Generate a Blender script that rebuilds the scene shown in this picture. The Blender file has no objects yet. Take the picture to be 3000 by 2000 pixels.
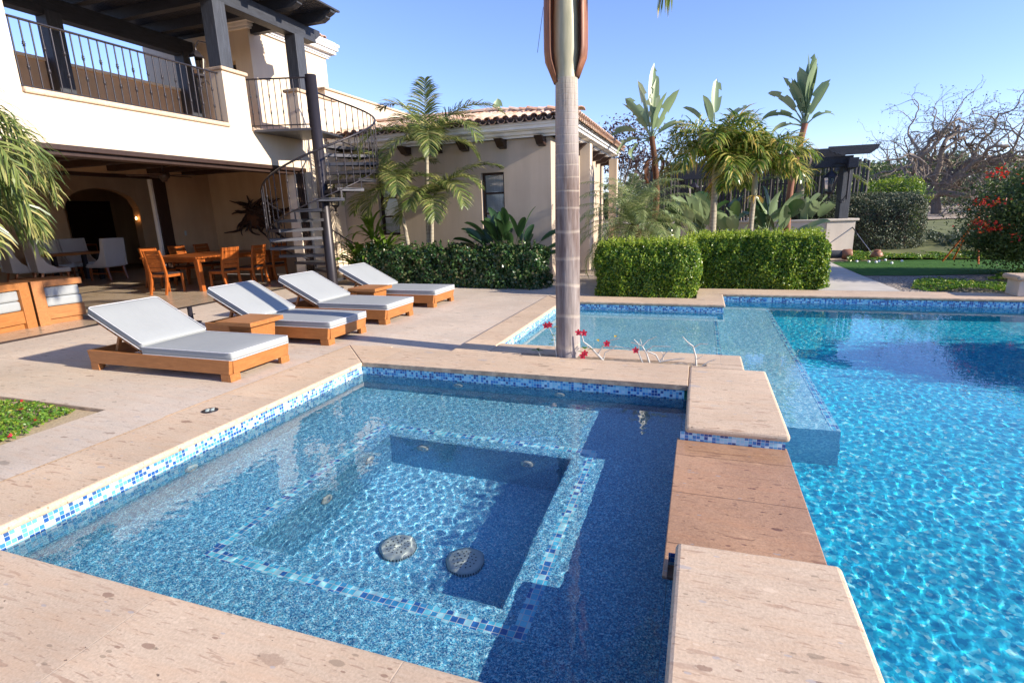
import bpy, math, random
import numpy as np
from mathutils import Vector, Matrix
rnd = random.Random(7)
rng = np.random.default_rng(11)
sc = bpy.context.scene
col = sc.collection
R = math.radians

# ------------------------------------------------------------------ mesh builder
class MB:
    def __init__(s): s.v = []; s.f = []; s.n = 0; s.sm = []
    def add(s, v, f, smooth=False):
        v = np.asarray(v, float).reshape(-1, 3)
        s.v.append(v); s.f += [tuple(i + s.n for i in q) for q in f]; s.sm += [smooth] * len(f); s.n += len(v); return s
    def addq(s, v):                       # v: (n,4,3) quads, fast path
        v = np.asarray(v, float); n = len(v)
        s.v.append(v.reshape(-1, 3)); a = np.arange(n * 4).reshape(-1, 4) + s.n
        s.f += [tuple(q) for q in a.tolist()]; s.sm += [False] * n; s.n += n * 4; return s
    def box(s, x0, y0, z0, x1, y1, z1):
        v = [(x0,y0,z0),(x1,y0,z0),(x1,y1,z0),(x0,y1,z0),(x0,y0,z1),(x1,y0,z1),(x1,y1,z1),(x0,y1,z1)]
        return s.add(v, [(0,3,2,1),(4,5,6,7),(0,1,5,4),(1,2,6,5),(2,3,7,6),(3,0,4,7)])
    def hexa(s, b, t):                    # bottom 4 pts, top 4 pts
        return s.add(list(b) + list(t), [(0,3,2,1),(4,5,6,7),(0,1,5,4),(1,2,6,5),(2,3,7,6),(3,0,4,7)])
    def beam(s, p, q, w, h, up=(0,0,1)):  # rectangular bar from p to q
        p, q = Vector(p), Vector(q); d = (q - p).normalized(); u = Vector(up)
        r = d.cross(u).normalized(); u = r.cross(d)
        a = [p + r*i*w/2 + u*j*h/2 for i, j in ((-1,-1),(1,-1),(1,1),(-1,1))]
        b = [x + (q - p) for x in a]
        return s.add(a + b, [(0,3,2,1),(4,5,6,7),(0,1,5,4),(1,2,6,5),(2,3,7,6),(3,0,4,7)][::1])
    def tube(s, pts, rad, n=8, cap=True, smooth=True):
        pts = [Vector(p) for p in pts]; m = len(pts)
        if not hasattr(rad, '__len__'): rad = [rad] * m
        vs = []; prev = None
        for i, p in enumerate(pts):
            d = (pts[min(i+1, m-1)] - pts[max(i-1, 0)]).normalized()
            if prev is None:
                a = d.orthogonal().normalized()
            else:
                a = (prev - d * prev.dot(d));  a = a.normalized() if a.length > 1e-6 else d.orthogonal().normalized()
            prev = a; b = d.cross(a)
            for k in range(n):
                t = 2 * math.pi * k / n
                vs.append(p + (a * math.cos(t) + b * math.sin(t)) * rad[i])
        f = [(i*n+k, i*n+(k+1) % n, (i+1)*n+(k+1) % n, (i+1)*n+k) for i in range(m-1) for k in range(n)]
        s.add(vs, f, smooth)
        if cap:
            s.add(vs[:n], [tuple(range(n))[::-1]]); s.add(vs[-n:], [tuple(range(n))])
        return s
    def lathe(s, prof, c=(0,0,0), n=20, smooth=True):    # prof: [(r,z)...]
        vs = []
        for r, z in prof:
            for k in range(n):
                t = 2*math.pi*k/n; vs.append((c[0]+r*math.cos(t), c[1]+r*math.sin(t), c[2]+z))
        m = len(prof)
        return s.add(vs, [(i*n+k, i*n+(k+1) % n, (i+1)*n+(k+1) % n, (i+1)*n+k) for i in range(m-1) for k in range(n)], smooth)
    def prism(s, poly, z0, z1):           # polygon xy ccw
        n = len(poly)
        v = [(x,y,z0) for x,y in poly] + [(x,y,z1) for x,y in poly]
        return s.add(v, [tuple(range(n))[::-1], tuple(range(n,2*n))] + [(i,(i+1)%n,(i+1)%n+n,i+n) for i in range(n)])
    def xf(s, M):                         # transform everything so far
        M = np.array(M); s.v = [a @ M[:3,:3].T + M[:3,3] for a in s.v]; return s
    def build(s, name, mat, parent=None, bevel=0, loc=None, seg=2):
        me = bpy.data.meshes.new(name)
        v = np.concatenate(s.v) if s.v else np.zeros((0,3))
        if loc is not None: v = v - np.array(loc)
        me.from_pydata(v.tolist(), [], s.f); me.materials.append(mat)
        if any(s.sm): me.polygons.foreach_set('use_smooth', s.sm)
        o = bpy.data.objects.new(name, me); col.objects.link(o)
        if loc is not None: o.location = loc
        if parent is not None: o.parent = parent
        if bevel:
            b = o.modifiers.new('bevel', 'BEVEL'); b.width = bevel; b.segments = seg; b.limit_method = 'ANGLE'; b.angle_limit = R(40)
        return o
def tag(o, label, cat, group=None):
    o['label'] = label; o['category'] = cat
    if group: o['group'] = group
    return o
def thing(name, label, cat, loc=(0,0,0), rz=0, group=None):
    o = bpy.data.objects.new(name, None); col.objects.link(o); o.location = loc; o.rotation_euler = (0,0,rz); o.empty_display_size = .2
    return tag(o, label, cat, group)
def struct(o, kind='structure'): o['kind'] = kind; return o
def copy_tree(o, parent=None):
    c = o.copy(); col.objects.link(c); c.parent = parent
    for ch in [x for x in bpy.data.objects if x.parent == o]: copy_tree(ch, c)
    return c
def dup(o, loc, rz, label, scale=1):
    c = copy_tree(o); c.location = loc; c.rotation_euler = (0,0,rz); c['label'] = label
    if scale != 1: c.scale = (scale,)*3
    return c

# ------------------------------------------------------------------ materials
class N:
    def __init__(s, name):
        s.m = bpy.data.materials.new(name); s.m.use_nodes = True; s.t = s.m.node_tree; s.n = s.t.nodes; s.l = s.t.links
        s.b = s.n['Principled BSDF']; s.out = s.n['Material Output']
        s.co = s.n.new('ShaderNodeTexCoord').outputs['Object']
    def put(s, i, v):
        if hasattr(v, 'default_value') or isinstance(v, bpy.types.NodeSocket): s.l.new(v, i)
        else: i.default_value = v
    def map(s, sc=(1,1,1), rot=(0,0,0), src=None):
        n = s.n.new('ShaderNodeMapping'); n.inputs['Scale'].default_value = sc; n.inputs['Rotation'].default_value = rot
        s.l.new(src or s.co, n.inputs[0]); return n.outputs[0]
    def noise(s, scale, detail=3, rough=.5, vec=None, out='Fac', dist=0):
        n = s.n.new('ShaderNodeTexNoise'); n.inputs['Scale'].default_value = scale; n.inputs['Detail'].default_value = detail
        n.inputs['Roughness'].default_value = rough; n.inputs['Distortion'].default_value = dist; s.l.new(vec or s.co, n.inputs['Vector']); return n.outputs[out]
    def vor(s, scale, vec=None, out='Distance', feature='F1', rand=1):
        n = s.n.new('ShaderNodeTexVoronoi'); n.feature = feature; n.inputs['Scale'].default_value = scale; n.inputs['Randomness'].default_value = rand
        s.l.new(vec or s.co, n.inputs['Vector']); return n.outputs[out]
    def ramp(s, fac, stops, interp='LINEAR'):
        n = s.n.new('ShaderNodeValToRGB'); n.color_ramp.interpolation = interp; e = n.color_ramp.elements
        while len(e) < len(stops): e.new(.5)
        for a, (p, c) in zip(e, stops):
            a.position = p; a.color = (*c, 1) if hasattr(c, '__len__') else (c, c, c, 1)
        s.put(n.inputs[0], fac); return n.outputs[0]
    def math(s, op, a, b=0, c=None):
        n = s.n.new('ShaderNodeMath'); n.operation = op; s.put(n.inputs[0], a); s.put(n.inputs[1], b)
        if c is not None: s.put(n.inputs[2], c)
        return n.outputs[0]
    def mix(s, fac, a, b, mode='MIX'):
        n = s.n.new('ShaderNodeMix'); n.data_type = 'RGBA'; n.blend_type = mode
        s.put(n.inputs[0], fac)
        for i, v in ((6, a), (7, b)):
            if isinstance(v, tuple): n.inputs[i].default_value = (*v, 1)
            else: s.l.new(v, n.inputs[i])
        return n.outputs[2]
    def bump(s, h, strength=.3, dist=.01):
        n = s.n.new('ShaderNodeBump'); n.inputs['Strength'].default_value = strength; n.inputs['Distance'].default_value = dist
        s.l.new(h, n.inputs['Height']); s.l.new(n.outputs[0], s.b.inputs['Normal']); return s
    def sep(s, v=None):
        n = s.n.new('ShaderNodeSeparateXYZ'); s.l.new(v or s.co, n.inputs[0]); return n.outputs
    def comb(s, x, y, z=0):
        n = s.n.new('ShaderNodeCombineXYZ'); s.put(n.inputs[0], x); s.put(n.inputs[1], y); s.put(n.inputs[2], z); return n.outputs[0]
    def fin(s, colr, rough=.6, metal=0, spec=.5):
        s.put(s.b.inputs['Base Color'], (*colr, 1) if isinstance(colr, tuple) else colr)
        s.put(s.b.inputs['Roughness'], rough); s.b.inputs['Metallic'].default_value = metal; s.b.inputs['Specular IOR Level'].default_value = spec
        return s.m
def cantera(name, c1, c2, streak, rough=.75, slab=None, strength=1., yrun=False, grime=False):
    m = N(name); R90 = (0,0,R(90)) if yrun else (0,0,R(4))
    big = m.noise(1.1, 4, .6); base = m.ramp(big, [(.3, c1), (.7, c2)])
    fine = m.noise(85, 4, .7)
    base = m.mix(.5, base, m.ramp(fine, [(.3, tuple(x*.72 for x in c1)), (.7, tuple(min(1, x*1.22) for x in c2))]))
    warm = m.ramp(m.noise(4, 4, .7, vec=m.map((.5,3,1), R90)), [(.45, 0), (.75, .45)]); base = m.mix(warm, base, (c2[0]*.98, c2[1]*.80, c2[2]*.66))
    wob = m.noise(3, 2, .5, out='Color')
    def wv(sc_):
        vv = m.n.new('ShaderNodeVectorMath'); vv.operation = 'MULTIPLY_ADD'; m.l.new(wob, vv.inputs[0]); vv.inputs[1].default_value = (.8,.8,.8); m.l.new(m.map(sc_, R90), vv.inputs[2]); return vv.outputs[0]
    st = m.noise(1.5, 2, .5, vec=wv((3.4, 24, 20))); st2 = m.noise(1.5, 2, .5, vec=wv((9, 60, 50)))
    f = m.math('MULTIPLY', m.ramp(st, [(.625, 0), (.655, 1)]), m.ramp(m.noise(2.2, 2), [(.38, .15), (.6, 1)]))
    f2 = m.math('MULTIPLY', m.ramp(st2, [(.635, 0), (.67, 1)]), .7)
    f = m.math('MAXIMUM', f, f2)
    base = m.mix(m.math('MULTIPLY', f, .6*strength), base, streak)
    edge = m.math('MULTIPLY', m.noise(22, 4, .7), .34); cl = None
    for sc_, th_, lo in ((5, .22, .72), (11, .24, .66), (24, .24, .6)):
        v = m.map((.55, 1.35, 1), R90); cd = m.vor(sc_, vec=v); cc = m.sep(m.vor(sc_, vec=v, out='Color'))
        k = m.math('MULTIPLY', m.ramp(m.math('ADD', cd, edge), [(th_+.10, 1), (th_+.13, 0)]), m.ramp(cc[0], [(lo, 0), (lo+.01, 1)]))
        tone = m.ramp(cc[1], [(0, tuple(x*.55 for x in c1)), (.35, (.44*strength, .39*strength, .36*strength)), (.62, tuple(x*.75 for x in streak)), (.8, tuple(min(1,x*1.12) for x in c2))], 'CONSTANT')
        base = m.mix(m.math('MULTIPLY', k, .7), base, tone); cl = k if cl is None else m.math('MAXIMUM', cl, k)
    pit = m.ramp(m.noise(30, 3, .6, vec=m.map((.8, 2.0, 1), R90)), [(.70, 0), (.73, 1)])
    base = m.mix(m.math('MULTIPLY', pit, .75), base, tuple(x*.3 for x in streak))
    h = m.math('SUBTRACT', m.math('MULTIPLY', fine, .4), m.math('ADD', m.math('MULTIPLY', f, .4), m.math('MULTIPLY', pit, 1.4)))
    if slab:
        b = m.n.new('ShaderNodeTexBrick'); b.inputs['Scale'].default_value = 1; b.inputs['Brick Width'].default_value = slab[0]; b.inputs['Row Height'].default_value = slab[1]
        b.inputs['Mortar Size'].default_value = .003; b.inputs['Mortar Smooth'].default_value = .4; b.offset = slab[2]
        k_ = slab[5] if len(slab) > 5 else 1
        b.inputs['Color1'].default_value = (1-.09*k_,1-.09*k_,1-.08*k_,1); b.inputs['Color2'].default_value = (1+.05*k_,1+.04*k_,1+.02*k_,1)
        mp = m.n.new('ShaderNodeMapping'); mp.inputs['Rotation'].default_value = (0,0,slab[3]); mp.inputs['Location'].default_value = (slab[4][0],slab[4][1],0); m.l.new(m.co, mp.inputs[0])
        m.l.new(mp.outputs[0], b.inputs['Vector'])
        base = m.mix(1, base, b.outputs['Color'], 'MULTIPLY')
        base = m.mix(m.math('MULTIPLY', b.outputs['Fac'], .75), base, tuple(min(1, x*1.2) for x in c2) if strength >= 1 else tuple(x*.4 for x in c1))
        h = m.math('SUBTRACT', h, m.math('MULTIPLY', b.outputs['Fac'], 1.0))
    stain = m.ramp(m.noise(.55, 5, .7), [(.35, .88), (.62, 1.03)]); base = m.mix(1, base, stain, 'MULTIPLY')
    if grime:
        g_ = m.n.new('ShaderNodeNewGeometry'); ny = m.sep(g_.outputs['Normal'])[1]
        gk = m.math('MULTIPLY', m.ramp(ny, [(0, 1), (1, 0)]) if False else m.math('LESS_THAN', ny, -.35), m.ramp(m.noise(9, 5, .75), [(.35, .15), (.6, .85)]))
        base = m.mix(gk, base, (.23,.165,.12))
    m.bump(h, .5, .004)
    return m.fin(base, rough)
M = {}
CP = ((.57,.415,.275), (.67,.515,.36), (.34,.19,.12))
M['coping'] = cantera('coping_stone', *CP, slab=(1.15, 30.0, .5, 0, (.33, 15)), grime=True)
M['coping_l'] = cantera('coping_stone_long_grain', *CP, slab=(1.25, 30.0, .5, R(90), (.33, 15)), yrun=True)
M['block'] = cantera('coping_stone_slab', *CP)
M['wetstone'] = cantera('wet_stone', (.34,.18,.09), (.52,.31,.17), (.12,.04,.02), rough=.3, slab=(60, .52, .0, 0, (30, .13)), strength=.75)
M['deck'] = cantera('deck_stone', (.52,.43,.335), (.62,.52,.415), (.36,.25,.18), slab=(1.22, .61, .5, R(90), (.2,.12), .45), yrun=True)
M['patio'] = cantera('polished_travertine', (.40,.31,.21), (.52,.42,.30), (.26,.16,.09), rough=.25, slab=(.9,.9,.5,R(90),(0,0),.6))
def mosaic(name, horiz, size=.0262, pal=None):
    m = N(name); x, y, z = m.sep()
    u = x if horiz else m.math('ADD', x, y); v = y if horiz else z
    u = m.math('DIVIDE', u, size); v = m.math('DIVIDE', m.math('ADD', v, .047), size)
    fu = m.math('FLOOR', u); fv = m.math('FLOOR', v)
    wn = m.n.new('ShaderNodeTexWhiteNoise'); wn.noise_dimensions = '3D'; m.l.new(m.comb(fu, fv), wn.inputs['Vector'])
    c = m.ramp(wn.outputs['Value'], pal or [(0, (.02,.09,.30)), (.14, (.05,.22,.50)), (.34, (.13,.42,.64)), (.55, (.34,.64,.74)), (.80, (.55,.74,.80)), (.91, (.04,.10,.26))], 'CONSTANT')
    du = m.math('ABSOLUTE', m.math('SUBTRACT', m.math('FRACT', u), .5)); dv = m.math('ABSOLUTE', m.math('SUBTRACT', m.math('FRACT', v), .5))
    g = m.math('GREATER_THAN', m.math('MAXIMUM', du, dv), .455)
    c = m.mix(g, c, (.58,.64,.66))
    m.bump(m.math('SUBTRACT', 1, g), .25, .002)
    return m.fin(c, m.math('ADD', m.math('MULTIPLY', g, .5), .12), spec=.6)
M['mos_v'] = mosaic('glass_mosaic_wall', False); M['mos_h'] = mosaic('glass_mosaic_border', True, .037, [(0, (.02,.13,.40)), (.16, (.04,.28,.55)), (.34, (.08,.48,.70)), (.62, (.16,.64,.80)), (.84, (.34,.74,.84))])
def pebble(name, stops, scale):
    m = N(name)
    c = m.vor(scale, out='Color'); r = m.sep(c)[0]
    k = m.ramp(r, stops, 'CONSTANT'); n = m.noise(scale*.35, 2)
    k = m.mix(m.ramp(n, [(.42, 0), (.58, .55)]), k, stops[0][1])
    big = m.ramp(m.noise(1.1, 3), [(.3, .88), (.7, 1.1)])
    k = m.mix(1, k, big, 'MULTIPLY')
    return m.fin(k, .6, spec=.3)
M['spa_finish'] = pebble('blue_pebble_plaster', [(0, (.01,.10,.27)), (.15, (.04,.28,.50)), (.36, (.12,.50,.70)), (.62, (.30,.70,.82)), (.85, (.52,.78,.84))], 210)
M['pit_finish'] = pebble('water_tinted_pebble_plaster', [(0, (.03,.22,.44)), (.2, (.07,.40,.62)), (.45, (.20,.60,.76)), (.7, (.38,.76,.86)), (.9, (.72,.90,.92))], 170)  # same plaster as the basin, the water's depth tint painted into its colour
M['pool_finish'] = pebble('aqua_pebble_plaster', [(0, (.0,.30,.52)), (.25, (.005,.46,.66)), (.5, (.02,.58,.75)), (.75, (.10,.60,.75)), (.92, (.30,.70,.76))], 45)
M['shelf_finish'] = pebble('pale_blue_pebble_plaster', [(0, (.12,.38,.54)), (.25, (.22,.54,.66)), (.5, (.33,.64,.74)), (.8, (.50,.76,.82))], 90)
def stucco(name, a, b):
    m = N(name); f = m.noise(.8, 5, .6); g = m.noise(90, 4, .6)
    c = m.ramp(f, [(.3, a), (.7, b)])
    st = m.ramp(m.noise(1.2, 4, .6, vec=m.map((3, 3, .35))), [(.35, .93), (.65, 1.04)]); c = m.mix(1, c, st, 'MULTIPLY')
    m.bump(g, .35, .006); return m.fin(c, .85, spec=.2)
M['stucco'] = stucco('cream_stucco', (.66,.54,.40), (.71,.59,.45)); M['stucco_tan'] = stucco('tan_stucco', (.47,.375,.285), (.53,.43,.33))
M['tan'] = stucco('tan_interior_plaster', (.50,.34,.20), (.57,.395,.245))
M['white'] = stucco('white_moulding_plaster', (.74,.73,.72), (.80,.79,.78))
M['garden_wall'] = stucco('sand_plaster', (.56,.49,.41), (.63,.55,.46))
def wood(name, a, b, sc=(1,1,1), rough=.4, k=1., bump=.2):
    m = N(name); v = m.map(sc)
    w = m.noise(4*k, 5, .65, vec=v, dist=.6); f = m.noise(30*k, 4, .7, vec=v)
    c = m.ramp(m.math('ADD', m.math('MULTIPLY', w, .65), m.math('MULTIPLY', f, .35)), [(.32, a), (.68, b)])
    m.bump(f, bump, .003); return m.fin(c, rough, spec=.4)
M['teak'] = wood('oiled_teak', (.27,.10,.028), (.44,.18,.055), (1.2, 9, 9), .42)
M['teak_y'] = wood('oiled_teak_crosswise', (.27,.10,.028), (.44,.18,.055), (9, 1.2, 9), .42)
M['redwood'] = wood('red_varnished_wood', (.25,.06,.012), (.42,.12,.025), (4, 4, 1.2), .3)
M['darkwood'] = wood('charcoal_stained_timber', (.012,.013,.018), (.045,.05,.064), (9, 1.3, 9), .6, 1, .9)
M['darkpost'] = wood('charcoal_stained_timber_upright', (.014,.016,.021), (.065,.072,.09), (9, 9, .8), .6, 1, .9)
M['brownwood'] = wood('dark_brown_timber', (.022,.010,.007), (.045,.022,.015), (4, 4, 1), .5)
def plain(name, c, rough=.5, metal=0, spec=.5, var=.1, nscale=20):
    m = N(name); n = m.noise(nscale, 3)
    return m.fin(m.ramp(n, [(.3, tuple(x*(1-var) for x in c)), (.7, tuple(min(1, x*(1+var)) for x in c))]), rough, metal, spec)
M['iron'] = plain('wrought_iron', (.030,.026,.031), .42, .4)
M['iron_light'] = plain('painted_steel_tread', (.06,.06,.07), .45, .4)
def fabric(name, c):
    m = N(name); w = m.noise(300, 2); s_ = m.noise(2.2, 3, .6)
    k = m.mix(.5, m.ramp(s_, [(.3, tuple(x*.93 for x in c)), (.7, tuple(min(1,x*1.04) for x in c))]), m.ramp(w, [(.3, tuple(x*.9 for x in c)), (.7, c)]))
    f = m.noise(3, 3, .6, vec=m.map((1.0, 5, 1)), dist=.4)
    m.bump(m.math('ADD', m.math('MULTIPLY', f, 1.0), m.math('MULTIPLY', w, .03)), .25, .03); return m.fin(k, .9, spec=.15)
M['cushion'] = fabric('pale_grey_canvas', (.32,.335,.335)); M['piping'] = plain('white_piping', (.55,.55,.57), .8)
M['linen'] = fabric('white_linen', (.62,.58,.56))
M['seatdark'] = plain('dark_leather_seat', (.03,.02,.02), .5)
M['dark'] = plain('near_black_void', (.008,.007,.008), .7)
M['plastic_w'] = plain('white_fitting', (.40,.47,.44), .35, var=.04)
M['hole'] = plain('black_rubber', (.01,.012,.012), .5)
M['terracotta'] = None
m = N('weathered_clay_tile'); gi = m.n.new('ShaderNodeNewGeometry').outputs['Random Per Island']
c = m.ramp(gi, [(0, (.48,.24,.14)), (.25, (.60,.36,.22)), (.5, (.66,.46,.32)), (.75, (.60,.44,.34)), (1, (.52,.28,.17))])
c = m.mix(m.ramp(m.noise(9, 4), [(.45, 0), (.7, .5)]), c, (.62,.55,.45)); m.bump(m.noise(40), .3, .005); M['terracotta'] = m.fin(c, .8)
def leafmat(name, stops, trans=.35, rough=.38, spec=.45, dry=None):
    m = N(name); gi = m.n.new('ShaderNodeNewGeometry').outputs['Random Per Island']
    c = m.ramp(gi, stops)
    if dry: c = m.mix(m.ramp(m.noise(3.5, 2), [(.5, 0), (.62, .85)]), c, dry)
    m.fin(c, rough, spec=spec)
    t = m.n.new('ShaderNodeBsdfTranslucent'); m.l.new(c, t.inputs[0]) 
    x = m.n.new('ShaderNodeMixShader'); x.inputs[0].default_value = trans; m.l.new(m.b.outputs[0], x.inputs[1]); m.l.new(t.outputs[0], x.inputs[2]); m.l.new(x.outputs[0], m.out.inputs[0])
    return m.m
M['hedge'] = leafmat('bright_box_hedge_leaf', [(0, (.03,.085,.010)), (.4, (.09,.19,.015)), (.75, (.22,.33,.025)), (1, (.45,.50,.06))], .38, .3)
M['shoot'] = leafmat('young_yellow_green_leaf', [(0, (.16,.26,.02)), (.5, (.32,.42,.04)), (1, (.50,.54,.08))], .4, .35)
M['ivy'] = leafmat('dark_glossy_hedge_leaf', [(0, (.015,.05,.014)), (.5, (.035,.09,.022)), (.85, (.10,.16,.045)), (1, (.25,.20,.10))], .22, .3)
M['olive'] = leafmat('grey_green_hedge_leaf', [(0, (.04,.065,.035)), (.5, (.09,.12,.06)), (.85, (.16,.18,.10)), (1, (.20,.14,.08))], .2, .5)
M['palm'] = leafmat('palm_leaflet', [(0, (.07,.12,.03)), (.45, (.17,.22,.055)), (.8, (.33,.34,.11)), (1, (.50,.42,.17))], .35, .35)
M['palmy'] = leafmat('yellow_tipped_palm_leaflet', [(0, (.04,.10,.015)), (.35, (.12,.20,.02)), (.6, (.30,.34,.07)), (.82, (.55,.48,.14)), (1, (.62,.40,.08))], .4, .3)
M['palmd'] = leafmat('dark_green_palm_leaflet', [(0, (.025,.07,.014)), (.6, (.07,.13,.025)), (1, (.20,.22,.05))], .3, .35)
M['pygmy'] = leafmat('feathery_palm_leaflet', [(0, (.11,.17,.05)), (.5, (.22,.28,.09)), (1, (.45,.46,.22))], .35, .45)
M['bird'] = leafmat('paddle_leaf', [(0, (.16,.24,.11)), (.5, (.27,.35,.18)), (1, (.42,.46,.27))], .3, .3)
M['birdd'] = leafmat('dark_paddle_leaf', [(0, (.02,.06,.02)), (.6, (.05,.10,.03)), (1, (.13,.19,.07))], .2, .28)
M['dracaena'] = leafmat('strap_leaf', [(0, (.04,.10,.015)), (.5, (.10,.20,.02)), (1, (.28,.36,.05))], .35, .35)
M['cover'] = leafmat('ground_cover_leaf', [(0, (.05,.13,.015)), (.5, (.12,.25,.025)), (.85, (.24,.36,.04)), (1, (.40,.36,.06))], .35)
M['treeleaf'] = leafmat('fine_tree_leaf', [(0, (.03,.07,.015)), (.5, (.07,.12,.025)), (1, (.15,.19,.04))], .3)
M['redflower'] = leafmat('red_petal', [(0, (.45,.01,.01)), (.7, (.65,.03,.01)), (1, (.75,.16,.02))], .3)
M['pink'] = leafmat('crimson_petal', [(0, (.55,.01,.03)), (1, (.70,.04,.08))], .3)
M['yellowleaf'] = leafmat('yellow_leaf', [(0, (.6,.40,.04)), (1, (.7,.5,.08))], .3)
M['bract'] = leafmat('dry_bract', [(0, (.05,.03,.03)), (1, (.10,.06,.05))], .1)
m = N('ringed_palm_bark'); z = m.sep()[2]
zz = m.math('ADD', z, m.math('MULTIPLY', m.noise(5, 3), .02))
prog = m.math('POWER', m.math('MAXIMUM', m.math('DIVIDE', zz, 2.8), .0), 5.0)       # rings crowd together towards the top
ph = m.math('FRACT', m.math('ADD', m.math('ADD', m.math('MULTIPLY', prog, 12.5), m.math('MULTIPLY', zz, 3.1)), m.math('MULTIPLY', m.noise(.9, 2), 1.2)))
ring = m.math('MULTIPLY', m.ramp(ph, [(0, .9), (.06, .7), (.12, 0), (.95, 0), (1, .5)]), m.ramp(m.noise(7, 3), [(.3, .35), (.6, 1)]))
fib = m.noise(1, 5, .75, vec=m.map((120, 120, 5))); crack = m.noise(1, 3, .6, vec=m.map((45, 45, 2.2)))
pl = m.noise(1, 4, .7, vec=m.map((9, 9, 1.0)))
mp = m.n.new('ShaderNodeMapRange'); m.l.new(z, mp.inputs[0]); mp.inputs[1].default_value = 0; mp.inputs[2].default_value = 2.9
low = m.ramp(mp.outputs[0], [(0, (.33,.29,.28)), (.15, (.19,.15,.135)), (.4, (.16,.115,.10)), (.62, (.18,.13,.11)), (.82, (.36,.30,.26)), (.93, (.40,.34,.27)), (1, (.46,.43,.30))])
c = m.mix(1, low, m.ramp(fib, [(.3, .55), (.7, 1.3)]), 'MULTIPLY'); c = m.mix(m.ramp(crack, [(.58, 0), (.68, .55)]), c, (.10,.07,.06)); c = m.mix(m.ramp(pl, [(.42, 0), (.66, .55)]), c, (.42,.375,.35))
c = m.mix(m.math('MULTIPLY', ring, .6), c, (.52,.44,.35)); m.bump(m.math('SUBTRACT', m.math('SUBTRACT', fib, crack), ring), .5, .008); M['bark_ring'] = m.fin(c, .85, spec=.2)
m = N('grey_palm_trunk'); z = m.sep()[2]
ring = m.ramp(m.math('FRACT', m.math('MULTIPLY', m.math('ADD', z, m.math('MULTIPLY', m.noise(6), .02)), 13)), [(0, 1), (.25, 0), (.8, 0), (1, 1)])
c = m.mix(m.math('MULTIPLY', ring, .5), m.ramp(m.noise(12, 3), [(.3, (.24,.20,.15)), (.7, (.38,.33,.24))]), (.46,.42,.30)); M['trunk_grey'] = m.fin(c, .8)
m = N('pale_green_crownshaft'); c = m.ramp(m.noise(2, 3, .6, vec=m.map((9,9,1.4))), [(.3, (.26,.25,.15)), (.7, (.42,.38,.25))]); M['shaft'] = m.fin(c, .4)
M['sheath'] = wood('dry_orange_leaf_sheath', (.14,.05,.025), (.34,.14,.07), (8, 8, .8), .45)
M['fibre'] = wood('brown_fibrous_trunk', (.06,.025,.012), (.17,.075,.035), (6, 6, 6), .9, 3, 1)
M['barktree'] = wood('rough_grey_bark', (.14,.105,.08), (.32,.26,.21), (3,3,1), .9, 1.5, .8)
M['twig'] = plain('grey_twig', (.13,.10,.09), .9)
M['rosewood'] = plain('pale_grey_succulent_stem', (.50,.48,.43), .7, var=.2)
M['drygrass'] = plain('dry_olive_grass', (.115,.125,.035), .95, var=.4, nscale=1.5)
M['soil'] = plain('sandy_soil', (.42,.32,.20), .95, var=.25, nscale=60)
m = N('lawn_turf'); c = m.ramp(m.noise(2.5, 4, .6), [(.35, (.035,.11,.02)), (.65, (.065,.16,.03))]); c = m.mix(.4, c, m.ramp(m.noise(150, 2), [(.3, (.02,.06,.012)), (.7, (.11,.22,.05))])); m.bump(m.noise(150), .6, .02); M['turf'] = m.fin(c, .9, spec=.1)
m = N('dry_ground'); c = m.ramp(m.noise(.12, 5, .6), [(.3, (.36,.29,.21)), (.7, (.46,.38,.29))]); m.bump(m.noise(5, 4), .4, .05); M['ground'] = m.fin(c, .95, spec=.1)
m = N('river_gravel'); vc = m.sep(m.vor(24, out='Color'))[0]; d = m.vor(24)
c = m.mix(m.ramp(d, [(.3, 0), (.5, .7)]), m.ramp(vc, [(0, (.36,.29,.22)), (.5, (.56,.48,.38)), (1, (.28,.24,.21))]), (.08,.06,.05)); m.bump(m.math('SUBTRACT', 1, d), .8, .03); M['gravel'] = m.fin(c, .8)
m = N('window_curtain_behind_glass'); st = m.noise(2, 3, .5, vec=m.map((22, 22, .6))); c = m.ramp(st, [(.3, (.60,.62,.64)), (.7, (.82,.83,.84))]); M['curtain'] = m.fin(c, .9)
def glass(name, tint=(1,1,1)):
    m = N(name); m.n.remove(m.b); g = m.n.new('ShaderNodeBsdfGlossy'); g.inputs['Roughness'].default_value = .01; t = m.n.new('ShaderNodeBsdfTransparent'); t.inputs[0].default_value = (*tint, 1)
    f = m.n.new('ShaderNodeFresnel'); f.inputs[0].default_value = 1.5; x = m.n.new('ShaderNodeMixShader'); m.l.new(f.outputs[0], x.inputs[0]); m.l.new(t.outputs[0], x.inputs[1]); m.l.new(g.outputs[0], x.inputs[2]); m.l.new(x.outputs[0], m.out.inputs[0]); return m.m
M['glass'] = glass('window_glass', (.85,.88,.9)); M['lampglass'] = glass('seeded_lamp_glass', (.75,.75,.7))
m = N('pool_water'); m.n.remove(m.b); g = m.n.new('ShaderNodeBsdfGlass'); g.inputs['IOR'].default_value = 1.333; g.inputs['Roughness'].default_value = 0; m.l.new(g.outputs[0], m.out.inputs[0]); M['water'] = m.m
M['concrete'] = plain('pale_paving_slab', (.52,.47,.40), .85, var=.08, nscale=3)
M['orange'] = plain('orange_stake', (.65,.12,.02), .5)
M['ball'] = plain('white_dimpled_ball', (.85,.85,.85), .4, var=.02)
M['canvas_blk'] = plain('dark_canvas', (.04,.045,.055), .8, var=.4)
M['leather'] = plain('tan_leather', (.30,.13,.07), .5, var=.25, nscale=30)
M['steel'] = plain('bright_steel', (.6,.6,.65), .25, .9)
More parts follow.
